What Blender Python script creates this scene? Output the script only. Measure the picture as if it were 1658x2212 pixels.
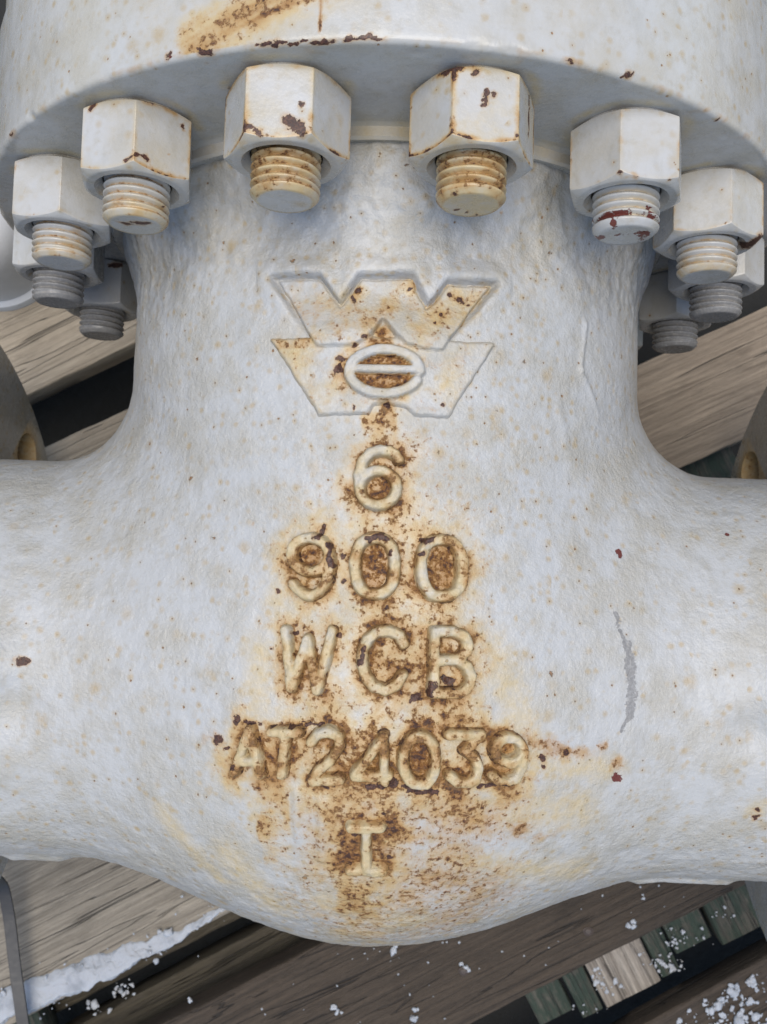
# A rusted, white-painted cast gate valve lying on a wooden pallet, seen from straight above.
# Working unit: one stud diameter (S metres).  X along the pipe run, Y along the bonnet axis, Z up.
import bpy, math
import numpy as np
from mathutils import Matrix, Vector

S = 0.03
rng = np.random.default_rng(7)
scene = bpy.context.scene
for o in list(bpy.data.objects):
    bpy.data.objects.remove(o)

# ------------------------------------------------------------------ camera
cam_d = bpy.data.cameras.new("camera")
cam = bpy.data.objects.new("camera", cam_d)
scene.collection.objects.link(cam)
FWD = Vector((-0.0199539, 0.0578324, -0.9981269))
RGT = Vector((0.9994391, 0.0280079, -0.0183573))
UPV = Vector((-0.0268938, 0.9979334, 0.0583588))
cam.matrix_world = Matrix(((RGT.x, UPV.x, -FWD.x, 0.4406 * S), (RGT.y, UPV.y, -FWD.y, 0.0),
                           (RGT.z, UPV.z, -FWD.z, 18.3746 * S), (0, 0, 0, 1)))
cam_d.sensor_fit = 'VERTICAL'
cam_d.lens = 50.0
cam_d.sensor_height = 50.0 * 2212 / 1920
cam_d.clip_start = 0.01
cam_d.clip_end = 100.0
cam_d.dof.use_dof = True
cam_d.dof.focus_distance = 12.6 * S
cam_d.dof.aperture_fstop = 34.0
scene.camera = cam

# ------------------------------------------------------------------ overcast daylight
SUN_EL, SUN_AZ = 88.0, 4.0            # degrees; azimuth clockwise from +Y
w = bpy.data.worlds.new("World")
scene.world = w
w.use_nodes = True
nt = w.node_tree
nt.nodes.clear()
sky = nt.nodes.new('ShaderNodeTexSky')
sky.sky_type = 'NISHITA'
sky.sun_disc = False
sky.sun_elevation = math.radians(SUN_EL)
sky.sun_rotation = math.radians(SUN_AZ)
sky.air_density = 1.0
sky.dust_density = 0.8
sky.ozone_density = 0.0
bg = nt.nodes.new('ShaderNodeBackground')
bg.inputs['Strength'].default_value = 0.095
wo = nt.nodes.new('ShaderNodeOutputWorld')
nt.links.new(sky.outputs[0], bg.inputs[0])
nt.links.new(bg.outputs[0], wo.inputs[0])
sd = bpy.data.lights.new("sun", 'SUN')
sd.energy = 2.0
sd.angle = math.radians(52)
sd.color = (1.0, 0.937, 0.835)
sun = bpy.data.objects.new("sun", sd)
scene.collection.objects.link(sun)
e, a = math.radians(SUN_EL), math.radians(SUN_AZ)
sdir = Vector((math.sin(a) * math.cos(e), math.cos(a) * math.cos(e), math.sin(e)))
sun.rotation_euler = sdir.to_track_quat('Z', 'Y').to_euler()
sun.location = sdir * 3
scene.view_settings.view_transform = 'Standard'
scene.view_settings.look = 'None'
scene.view_settings.exposure = 1.17
scene.view_settings.gamma = 1.0
scene.view_settings.use_curve_mapping = False

# ------------------------------------------------------------------ numeric helpers
def sst(a, b, x):
    t = np.clip((x - a) / (b - a), 0, 1)
    return t * t * (3 - 2 * t)

_perm = np.random.default_rng(3).permutation(512).astype(np.int64)
_grad = np.random.default_rng(4).normal(size=(512, 3))
_grad /= np.linalg.norm(_grad, axis=1)[:, None]
def pn(P, f, seed=0):
    """gradient noise, about -0.7..0.7"""
    Q = P * f + seed * 17.31
    I = np.floor(Q).astype(np.int64)
    F = Q - I
    U = F * F * F * (F * (F * 6 - 15) + 10)
    out = np.zeros(len(P))
    for dx in (0, 1):
        for dy in (0, 1):
            for dz in (0, 1):
                h = _perm[(_perm[(_perm[(I[:, 0] + dx) & 511] + I[:, 1] + dy) & 511] + I[:, 2] + dz) & 511]
                g = _grad[h]
                v = g[:, 0] * (F[:, 0] - dx) + g[:, 1] * (F[:, 1] - dy) + g[:, 2] * (F[:, 2] - dz)
                wx = U[:, 0] if dx else 1 - U[:, 0]
                wy = U[:, 1] if dy else 1 - U[:, 1]
                wz = U[:, 2] if dz else 1 - U[:, 2]
                out += v * wx * wy * wz
    return out * 1.4

def seg_dist(P, A, B):
    A = np.asarray(A, float); B = np.asarray(B, float)
    ab = B - A
    den = float(ab @ ab)
    if den < 1e-12:
        return np.linalg.norm(P - A, axis=1)
    t = np.clip(((P - A) @ ab) / den, 0, 1)
    return np.linalg.norm(P - A - t[:, None] * ab, axis=1)

def poly_sd(P, poly):
    """signed distance to a 2D polygon, negative inside"""
    poly = np.asarray(poly, float)
    d = np.full(len(P), 1e9)
    ins = np.zeros(len(P), bool)
    n = len(poly)
    for i in range(n):
        a, b = poly[i], poly[(i + 1) % n]
        d = np.minimum(d, seg_dist(P, a, b))
        c = (a[1] > P[:, 1]) != (b[1] > P[:, 1])
        if abs(b[1] - a[1]) > 1e-9:
            xs = a[0] + (P[:, 1] - a[1]) * (b[0] - a[0]) / (b[1] - a[1])
            ins ^= c & (P[:, 0] < xs)
    return np.where(ins, -d, d)

# ------------------------------------------------------------------ object helpers
def link(o, parent=None):
    scene.collection.objects.link(o)
    if parent is not None:
        o.parent = parent
    return o

def thing(name, label=None, cat=None, loc=(0, 0, 0), group=None, kind=None):
    o = bpy.data.objects.new(name, None)
    o.empty_display_size = 0.05
    o.location = [c * S for c in loc]
    scene.collection.objects.link(o)
    tag(o, label, cat, group, kind)
    return o

def tag(o, label=None, cat=None, group=None, kind=None):
    if label: o["label"] = label
    if cat: o["category"] = cat
    if group: o["group"] = group
    if kind: o["kind"] = kind
    return o

def mesh(name, V, F, mat, parent=None, attrs=None, smooth=True, sharp=None, loc=(0, 0, 0)):
    """V (n,3) in units, F list of int arrays (m,3)/(m,4); one mesh object"""
    V = np.asarray(V, float)
    if not isinstance(F, (list, tuple)):
        F = [F]
    F = [np.asarray(f, np.int64) for f in F if len(f)]
    me = bpy.data.meshes.new(name)
    me.vertices.add(len(V))
    me.vertices.foreach_set("co", ((V - np.asarray(loc, float)) * S).astype(np.float32).ravel())
    nl = sum(f.size for f in F)
    nf = sum(len(f) for f in F)
    me.loops.add(nl)
    me.polygons.add(nf)
    me.loops.foreach_set("vertex_index", np.concatenate([f.ravel() for f in F]).astype(np.int32))
    tot = np.concatenate([np.full(len(f), f.shape[1]) for f in F]).astype(np.int32)
    me.polygons.foreach_set("loop_start", (np.cumsum(tot) - tot).astype(np.int32))
    me.polygons.foreach_set("loop_total", tot)
    me.polygons.foreach_set("use_smooth", np.full(nf, smooth))
    for k, val in (attrs or {}).items():
        at = me.attributes.new(k, 'FLOAT', 'POINT')
        at.data.foreach_set("value", np.asarray(val, np.float32))
    me.update(calc_edges=True)
    me.validate()
    if sharp is not None:
        me.set_sharp_from_angle(angle=math.radians(sharp))
    me.materials.append(mat)
    o = bpy.data.objects.new(name, me)
    link(o, parent)
    o.location = [c * S for c in loc]
    return o

def grid_faces(nu, nv, wrap_u=False, off=0, flip=False):
    """quads of a grid stored row-major, nv rows of nu columns"""
    iu = np.arange(nu if wrap_u else nu - 1)
    iv = np.arange(nv - 1)
    U, W = np.meshgrid(iu, iv)
    a = W * nu + U
    b = W * nu + (U + 1) % nu
    q = np.stack([a, b, b + nu, a + nu], -1).reshape(-1, 4) + off
    return q[:, ::-1] if flip else q

def ico(sub):
    import bmesh
    bm = bmesh.new()
    bmesh.ops.create_icosphere(bm, subdivisions=sub, radius=1.0)
    V = np.array([v.co[:] for v in bm.verts])
    F = np.array([[v.index for v in f.verts] for f in bm.faces])
    bm.free()
    return V, F
ICO1, ICO2 = ico(1), ico(2)

# ------------------------------------------------------------------ materials
class N:
    """tiny node-graph helper"""
    def __init__(self, name):
        self.m = bpy.data.materials.new(name)
        self.m.use_nodes = True
        self.t = self.m.node_tree
        self.t.nodes.clear()
        self.out = self.t.nodes.new('ShaderNodeOutputMaterial')
        self.b = self.t.nodes.new('ShaderNodeBsdfPrincipled')
        self.t.links.new(self.b.outputs[0], self.out.inputs[0])
    def put(self, sock, v):
        if hasattr(v, 'is_linked'):
            self.t.links.new(v, sock)
        else:
            if isinstance(v, (tuple, list)) and len(v) == 3 and sock.type == 'RGBA':
                v = (*v, 1)
            sock.default_value = v
    def math(self, op, a, b=0.0, clamp=False):
        n = self.t.nodes.new('ShaderNodeMath'); n.operation = op; n.use_clamp = clamp
        self.put(n.inputs[0], a); self.put(n.inputs[1], b)
        return n.outputs[0]
    def mul(self, a, b): return self.math('MULTIPLY', a, b)
    def add(self, a, b): return self.math('ADD', a, b)
    def step(self, lo, hi, x, to0=0.0, to1=1.0):
        n = self.t.nodes.new('ShaderNodeMapRange'); n.interpolation_type = 'SMOOTHSTEP'
        self.put(n.inputs['Value'], x)
        n.inputs['From Min'].default_value = lo; n.inputs['From Max'].default_value = hi
        n.inputs['To Min'].default_value = to0; n.inputs['To Max'].default_value = to1
        return n.outputs[0]
    def mix(self, f, a, b):
        n = self.t.nodes.new('ShaderNodeMix'); n.data_type = 'RGBA'
        self.put(n.inputs[0], f); self.put(n.inputs[6], a); self.put(n.inputs[7], b)
        return n.outputs[2]
    def attr(self, name):
        n = self.t.nodes.new('ShaderNodeAttribute'); n.attribute_name = name
        return n.outputs['Fac']
    def noise(self, co, scale, detail=3.0, rough=0.55, dist=0.0):
        n = self.t.nodes.new('ShaderNodeTexNoise')
        self.put(n.inputs['Vector'], co)
        n.inputs['Scale'].default_value = scale; n.inputs['Detail'].default_value = detail
        n.inputs['Roughness'].default_value = rough; n.inputs['Distortion'].default_value = dist
        return n.outputs['Fac']
    def voro(self, co, scale, feature='F1'):
        n = self.t.nodes.new('ShaderNodeTexVoronoi'); n.feature = feature
        self.put(n.inputs['Vector'], co)
        n.inputs['Scale'].default_value = scale
        return n
    def world(self):
        """world position in units"""
        g = self.t.nodes.new('ShaderNodeNewGeometry')
        return self.vscale(g.outputs['Position'], (1 / S,) * 3)
    def obj(self, s=(1, 1, 1)):
        g = self.t.nodes.new('ShaderNodeTexCoord')
        return self.vscale(g.outputs['Object'], tuple(c / S for c in s))
    def vscale(self, v, s):
        n = self.t.nodes.new('ShaderNodeVectorMath'); n.operation = 'MULTIPLY'
        self.put(n.inputs[0], v); n.inputs[1].default_value = s
        return n.outputs[0]
    def vadd(self, v, s):
        n = self.t.nodes.new('ShaderNodeVectorMath'); n.operation = 'ADD'
        self.put(n.inputs[0], v); self.put(n.inputs[1], s)
        return n.outputs[0]
    def sep(self, c, i):
        n = self.t.nodes.new('ShaderNodeSeparateColor')
        self.put(n.inputs[0], c)
        return n.outputs[i]
    def bump(self, h, dist, strength=1.0, nrm=None):
        n = self.t.nodes.new('ShaderNodeBump')
        n.inputs['Strength'].default_value = strength
        n.inputs['Distance'].default_value = dist * S
        self.put(n.inputs['Height'], h)
        if nrm is not None: self.t.links.new(nrm, n.inputs['Normal'])
        return n.outputs[0]
    def rand(self):
        n = self.t.nodes.new('ShaderNodeObjectInfo')
        return n.outputs['Random']
    def done(self, color, rough, normal=None, spec=0.5):
        self.put(self.b.inputs['Base Color'], color)
        self.put(self.b.inputs['Roughness'], rough)
        self.put(self.b.inputs['Specular IOR Level'], spec)
        if normal is not None: self.t.links.new(normal, self.b.inputs['Normal'])
        return self.m

def paint_material(name, white, peel, speck, tone=1.0):
    """weathered light-grey paint over cast iron; rust and flakes steered by point attributes"""
    k = N(name)
    P = k.world()
    nf = k.noise(P, 17, 4, 0.65)
    nm = k.noise(P, 5.5, 4, 0.6)
    nl = k.noise(P, 1.3, 4, 0.6)
    n9 = k.noise(k.vadd(P, (5.0, 17.0, 9.0)), 9.5, 3, 0.6)
    nx = k.noise(k.vadd(P, (31.0, 7.0, 3.0)), 30, 3, 0.7)
    # base paint with a little grime
    col = k.mix(k.step(0.40, 0.66, nl), white, tuple(c * f for c, f in zip(white, (0.93, 0.89, 0.81))))
    col = k.mix(k.mul(k.step(0.50, 0.72, nm), 0.42), col, (0.265, 0.25, 0.21))
    ng = k.noise(k.vscale(P, (1.0, 0.45, 1.0)), 2.6, 5, 0.62)
    col = k.mix(k.mul(k.step(0.50, 0.70, ng), 0.36), col, (0.255, 0.248, 0.225))
    pits = 0.0
    # small grime freckles with a darker pin hole
    for sc, r0, prob, seed in ((2.1, 0.15, 0.40, 3.0), (4.3, 0.17, 0.46, 11.0), (7.5, 0.25, 0.46, 23.0)):
        pv = k.vadd(P, (seed, seed * .7, seed * 1.3))
        v = k.voro(pv, sc)
        d = k.add(v.outputs['Distance'], k.mul(k.add(nf, -0.5), 0.30))
        on = k.math('LESS_THAN', k.sep(v.outputs['Color'], 0), k.mul(k.add(k.attr("speck"), speck), prob))
        big = k.sep(v.outputs['Color'], 1)
        halo = k.mul(k.mul(on, k.step(r0 * 2.4, r0 * 0.3, d)), k.add(k.mul(big, 0.55), 0.15))
        core = k.mul(on, k.step(r0 * 0.62, r0 * 0.34, k.add(d, k.mul(big, r0 * 0.45))))
        col = k.mix(halo, col, (0.285, 0.215, 0.115))
        pits = k.add(core, pits)
        col = k.mix(k.mul(core, 0.85), col, (0.19, 0.088, 0.028))
    # stain (cream), rust (orange brown), flake (dark oxide)
    st = k.attr("stain"); ru = k.attr("rust"); fl = k.attr("flake"); rd = k.attr("red"); sc_ = k.attr("scuff_shade")
    stf = k.step(0.05, 0.95, k.mul(st, k.add(k.mul(nm, 1.5), 0.28)))
    col = k.mix(k.mul(stf, 0.85), col, (0.385, 0.298, 0.150))
    s_ = k.add(k.mul(k.add(n9, -0.5), 1.05), k.mul(k.add(nf, -0.5), 0.80))
    re_ = k.add(ru, k.mul(k.attr("speck"), 0.14))
    rv = k.add(k.mul(re_, 0.42), k.mul(s_, k.step(-0.02, 0.34, re_, 0.30, 1.0)))
    wash = k.step(0.06, 0.90, k.add(ru, k.mul(k.add(nm, -0.5), 0.7)))
    col = k.mix(k.mul(wash, 0.88), col, k.mix(k.step(0.35, 0.95, k.add(ru, k.mul(k.add(n9, -0.5), 0.8))), (0.290, 0.160, 0.050), (0.165, 0.072, 0.019)))
    col = k.mix(k.mul(k.step(0.14, 0.42, rv), 0.6), col, (0.265, 0.135, 0.040))
    rf = k.step(0.29, 0.48, rv)
    col = k.mix(k.mul(rf, 0.85), col, (0.120, 0.047, 0.013))
    col = k.mix(k.mul(k.step(0.43, 0.56, rv), 0.9), col, (0.026, 0.010, 0.008))
    ff = k.step(0.50, 0.57, k.add(fl, k.add(k.mul(k.add(nf, -0.5), 0.75), k.mul(k.add(nx, -0.5), 0.45))))
    halo = k.step(0.12, 0.60, k.add(fl, k.mul(k.add(nm, -0.5), 0.4)))
    col = k.mix(k.mul(halo, 0.6), col, (0.275, 0.155, 0.055))
    fcol = k.mix(k.step(0.4, 0.65, nx), (0.030, 0.013, 0.010), (0.085, 0.036, 0.020))
    col = k.mix(ff, col, fcol)
    rf2 = k.step(0.50, 0.58, k.add(rd, k.add(k.mul(k.add(nf, -0.5), 0.7), k.mul(k.add(nx, -0.5), 0.3))))
    col = k.mix(rf2, col, (0.10, 0.027, 0.021))
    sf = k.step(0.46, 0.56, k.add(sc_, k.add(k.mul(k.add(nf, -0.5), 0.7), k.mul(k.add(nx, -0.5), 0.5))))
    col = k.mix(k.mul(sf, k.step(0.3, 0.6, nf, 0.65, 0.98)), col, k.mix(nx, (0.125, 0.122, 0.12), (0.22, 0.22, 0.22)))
    # relief: orange peel, pits, lifted paint edges
    peel_h = k.mul(k.add(k.mul(k.noise(k.vscale(P, (1, 0.7, 1)), 6, 3, 0.55), 0.50), k.mul(k.noise(P, 17, 4, 0.66), 0.62)), k.step(0.25, 0.75, nl, 0.45, 1.15))
    h = k.add(k.mul(peel_h, peel * 0.8), k.mul(ff, -0.22))
    h = k.add(h, k.mul(k.mul(rf, nx), 0.45))
    h = k.add(h, k.mul(pits, -0.35 * min(1.0, peel + 0.2)))
    h = k.add(h, k.mul(rf2, -0.15))
    nrm = k.bump(h, 0.056, 0.9)
    rough = k.add(k.add(k.mul(rf, 0.25), k.mul(ff, 0.2)), k.add(k.mul(nm, 0.2), 0.20 if peel > 0.5 else 0.16))
    return k.done(col, rough, nrm, 0.36)

WHITE = (0.326, 0.331, 0.333)
M_CAST = paint_material("cast_paint", WHITE, 1.0, 0.42)
M_MACH = paint_material("machined_paint", (0.340, 0.338, 0.328), 0.22, 0.34)
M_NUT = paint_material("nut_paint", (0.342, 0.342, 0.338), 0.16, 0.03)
# ------------------------------------------------------------------ wear measured on the valve: (radius, points)
FLAKE = [
    (0.06, [(-4.13, 6.39, 6.09)]),
    (0.041, [(-2.9, 6.27, 5.8)]),
    (0.046, [(-3.56, 5.56, 6.27), (-3.28, 5.66, 6.16)]),
    (0.027, [(-3.04, 5.82, 5.93)]),
    (0.042, [(-0.98, 5.92, 7.19)]),
    (0.078, [(-1.17, 5.71, 7.19), (-0.98, 5.56, 7.19)]),
    (0.036, [(-1.72, 5.61, 7.18), (-1.51, 5.53, 7.18)]),
    (0.032, [(-2.13, 6.5, 6.49)]),
    (0.032, [(-0.72, 5.45, 6.44)]),
    (0.062, [(-3.8, 4.93, 5.51), (-3.46, 4.93, 5.54)]),
    (0.041, [(-3.18, 5.14, 5.6)]),
    (0.038, [(-1.72, 4.93, 6.58)]),
    (0.054, [(1.26, 6.36, 7.2)]),
    (0.03, [(0.86, 6.41, 7.12), (1.08, 6.39, 7.23)]),
    (0.048, [(1.41, 6.14, 7.17), (1.37, 5.98, 7.18)]),
    (0.042, [(1.51, 6.1, 7.16)]),
    (0.018, [(1.14, 6.11, 7.22)]),
    (0.038, [(2.03, 6.42, 6.59), (2.04, 5.88, 6.58)]),
    (0.03, [(1.83, 5.61, 7.11)]),
    (0.049, [(1.03, 4.93, 6.78)]),
    (0.019, [(1.08, 4.93, 6.29), (1.46, 4.93, 6.08)]),
    (0.021, [(1.46, 4.93, 6.06), (1.88, 5.49, 4.84)]),
    (0.039, [(3.33, 5.48, 6.25), (3.6, 5.46, 6.23)]),
    (0.026, [(4.09, 5.47, 6.13)]),
    (0.115, [(6.05, 5.45, 3.7), (6.18, 5.45, 3.99)]),
    (0.051, [(-6.04, 6.32, -0.58), (-5.84, 6.37, -0.63)]),
    (0.055, [(-2.77, 6.59, 7.13)]),
    (0.042, [(-2.34, 6.55, 7.28), (-2.21, 6.53, 7.32)]),
    (0.030, [(-1.55, 6.53, 7.49), (-0.34, 6.53, 7.64)]),
    (0.026, [(-0.4, 6.54, 7.64), (0.07, 6.56, 7.65)]),
    (0.048, [(2.48, 6.5, 7.24)]),
    (0.055, [(3.3, 6.55, 6.9)]),
    (0.031, [(3.21, 6.5, 6.92)]),
    (0.039, [(4.61, 6.5, 6.09)]),
    (0.04, [(4.85, 6.5, 5.89)]),
    (0.085, [(-2.27, -2.75, 4.69)]),
    (0.077, [(-1.96, -2.41, 4.81)]),
    (0.042, [(-2.12, -2.88, 4.71)]),
    (0.056, [(-1.95, -3.1, 4.72)]),
    (0.06, [(-5.85, -1.77, 3.92), (-5.58, -1.74, 3.92)]),
    (0.053, [(6.38, -3.84, 3.47)]),
    (0.061, [(6.39, -4.0, 3.39)]),
    (0.057, [(3.09, -2.85, 4.43)]),
    (0.082, [(0.74, -1.97, 5.07)]),
    (0.043, [(-1.84, 0.54, 4.7)]),
    (0.064, [(2.7, -2.9, 4.55)]),
    (0.043, [(2.72, -3.03, 4.52)]),
    (0.038, [(-5.35, -2.39, 3.91)]),
    (0.077, [(-0.55, 2.91, 5.02)]),
    (0.063, [(-0.52, 3.09, 5.02)]),
    (0.056, [(-0.34, 3.26, 5.04)]),
    (0.042, [(-0.17, 3.42, 5.05)]),
    (0.05, [(1.12, 4.15, 4.93)]),
    (0.05, [(1.3, 4.08, 4.89)]),
    (0.043, [(1.4, 4.04, 4.86)]),
    (0.042, [(0.86, 3.67, 4.98)]),
    (0.035, [(0.96, 3.83, 4.97)]),
    (0.049, [(-0.3, 4.17, 5.04)]),
    (0.049, [(-0.38, 4.04, 5.03)]),
    (0.049, [(0.49, 4.24, 5.03)]),
    (0.042, [(1.02, 2.42, 4.95)]),
    (0.035, [(-0.31, 2.32, 5.04)]),
    (0.063, [(0.17, 2.36, 5.05)]),
    (0.056, [(-0.72, 0.51, 4.99), (-0.79, 0.37, 4.98)]),
    (0.049, [(-0.43, 0.07, 5.03)]),
    (0.042, [(-1.4, -0.45, 4.89)]),
    (0.055, [(-0.38, -0.28, 5.05)]),
    (0.049, [(-0.05, 0.36, 5.05), (0.23, 0.4, 5.05)]),
    (0.042, [(0.3, 0.16, 5.04)]),
    (0.056, [(0.75, 0.34, 5.0), (0.89, 0.38, 4.98)]),
    (0.049, [(0.74, 0.14, 5.0)]),
    (0.042, [(-0.59, 0.24, 5.01), (-0.57, -0.08, 5.02)]),
    (0.041, [(0.28, -0.64, 5.07)]),
    (0.049, [(-1.09, -1.06, 4.99)]),
    (0.035, [(-1.44, -1.32, 4.93)]),
    (0.041, [(-0.42, -1.07, 5.07)]),
    (0.048, [(-0.1, -1.47, 5.1), (-0.04, -1.26, 5.1)]),
    (0.055, [(0.95, -1.75, 5.04), (0.93, -1.92, 5.05)]),
    (0.062, [(1.15, -1.68, 5.01), (1.25, -1.75, 5.0)]),
    (0.028, [(-1.83, -2.45, 4.84), (-0.62, -2.4, 5.07)]),
    (0.034, [(-0.34, -2.43, 5.09)]),
    (0.062, [(0.09, -3.32, 4.97), (0.43, -3.24, 4.98)]),
    (0.041, [(0.57, -3.3, 4.95), (1.06, -3.41, 4.87)]),
    (0.035, [(1.68, -3.31, 4.76), (2.18, -3.26, 4.64)]),
    (0.048, [(0.3, -3.75, 4.85)]),
    (0.056, [(0.39, -4.45, 4.55)]),
    (0.063, [(-0.14, -4.07, 4.73)]),
    (0.034, [(-0.81, -3.29, 4.92), (-0.46, -3.34, 4.95)]),
]
RED = [
    (0.04, [(3.15, 5.16, 5.42), (3.91, 5.17, 5.85)]),
    (0.054, [(3.43, 5.61, 3.97), (3.39, 4.95, 5.86)]),
    (0.093, [(3.29, 4.93, 5.33)]),
    (0.099, [(3.83, 4.93, 5.56)]),
    (0.099, [(3.94, -3.28, 4.04)]),
    (0.079, [(4.0, 0.28, 3.8)]),
    (0.048, [(6.08, 0.66, 2.89)]),
    (0.054, [(-2.77, 6.56, 7.13)]),
]
RUST = [
    (0.017, [(-0.75, 7.05, 7.61), (-0.73, 6.59, 7.62)]),
    (0.03, [(-1.72, 5.58, 7.18), (-1.14, 5.5, 7.19)]),
    (0.051, [(-0.8, 5.45, 6.69), (-0.77, 5.45, 6.23)]),
    (0.084, [(0.08, 3.53, 5.05)]),
    (0.155, [(-0.55, 3.02, 5.02)]),
    (0.098, [(0.05, 2.84, 5.05), (-0.23, 2.77, 5.04)]),
    (0.14, [(0.17, 2.32, 5.05)]),
    (0.112, [(0.08, 1.79, 5.05)]),
    (0.098, [(-0.02, 3.1, 5.05)]),
    (0.274, [(0.08, -3.17, 5.0), (0.11, -5.93, 3.45)]),
    (0.313, [(-0.05, -3.32, 4.97), (0.25, -4.45, 4.56)]),
    (0.155, [(-1.6, -3.36, 4.76), (-1.5, -4.11, 4.52)]),
    (0.154, [(1.88, -2.89, 4.8), (2.47, -3.2, 4.57)]),
    (0.178, [(1.07, -3.75, 4.77), (3.01, -4.18, 4.02)]),
    (0.157, [(2.45, -2.62, 4.67), (3.52, -2.95, 4.26)]),
    (0.141, [(-2.42, -2.78, 4.64), (-2.12, -2.68, 4.74)]),
    (0.153, [(-0.71, 0.23, 5.0), (-0.98, -0.33, 4.97)]),
    (0.11, [(0.22, -0.71, 5.07), (0.2, -0.98, 5.09)]),
    (0.146, [(3.92, -3.05, 4.1)]),
    (0.101, [(3.66, -2.74, 4.25)]),
    (0.121, [(6.4, -3.92, 3.43)]),
]
STAIN = [
    (0.418, [(0.14, 2.22, 5.05), (0.19, 0.61, 5.05)]),
    (0.35, [(-0.8, 0.65, 4.98), (-1.39, -0.62, 4.91)]),
    (0.349, [(-1.65, -1.33, 4.88), (-1.61, -2.43, 4.9)]),
    (0.421, [(1.84, -1.23, 4.85), (2.53, -2.77, 4.63)]),
    (0.506, [(0.09, -3.32, 4.97), (0.34, -5.92, 3.44)]),
    (0.283, [(-1.6, -3.43, 4.74), (-1.62, -4.2, 4.45)]),
    (0.5, [(1.49, -3.68, 4.71), (3.36, -3.79, 4.06)]),
    (0.448, [(-0.63, -5.42, 3.88), (0.87, -5.81, 3.49)]),
    (0.448, [(-2.11, -4.71, 4.02), (-1.42, -5.68, 3.46)]),
    (0.263, [(-3.26, -4.04, 3.95), (-2.34, -5.24, 3.53)]),
    (0.286, [(2.17, -2.97, 4.71), (3.92, -3.12, 4.08)]),
    (0.37, [(1.17, -4.46, 4.45), (3.54, -5.0, 3.22)]),
    (0.248, [(1.29, 4.21, 4.89), (0.81, 3.52, 4.99)]),
    (0.282, [(-0.48, 3.99, 5.02), (-0.38, 3.2, 5.03)]),
    (0.21, [(0.34, 2.43, 5.04), (-0.35, 2.35, 5.03)]),
    (0.15, [(-6.01, -1.85, 3.93)]),
    (0.265, [(6.42, -3.85, 3.47)]),
    (0.096, [(-1.66, 5.57, 7.18), (-0.82, 5.55, 7.14)]),
    (0.084, [(1.1, 5.54, 7.22), (1.83, 5.61, 7.11)]),
    (0.091, [(-3.5, 5.45, 6.29)]),
    (0.434, [(-1.33, 5.4, 6.91), (-1.35, 4.93, 6.67)]),
    (0.435, [(1.28, 5.39, 6.91), (1.32, 4.93, 6.49)]),
    (0.412, [(-3.47, 5.15, 5.9), (-3.67, 4.93, 5.2)]),
    (0.346, [(-5.31, 5.16, 4.1), (-5.39, 4.93, 3.86)]),
    (0.229, [(5.31, 5.08, 4.11), (5.48, 4.93, 3.63)]),
]
SCUFF = [
    (0.044, [(3.89, -0.69, 4.1), (4.05, -1.19, 4.13)]),
    (0.088, [(4.1, -1.19, 4.11), (4.15, -1.81, 4.15), (4.11, -2.24, 4.16)]),
    (0.051, [(4.11, -2.24, 4.16), (4.01, -2.49, 4.17)]),
]
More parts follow.
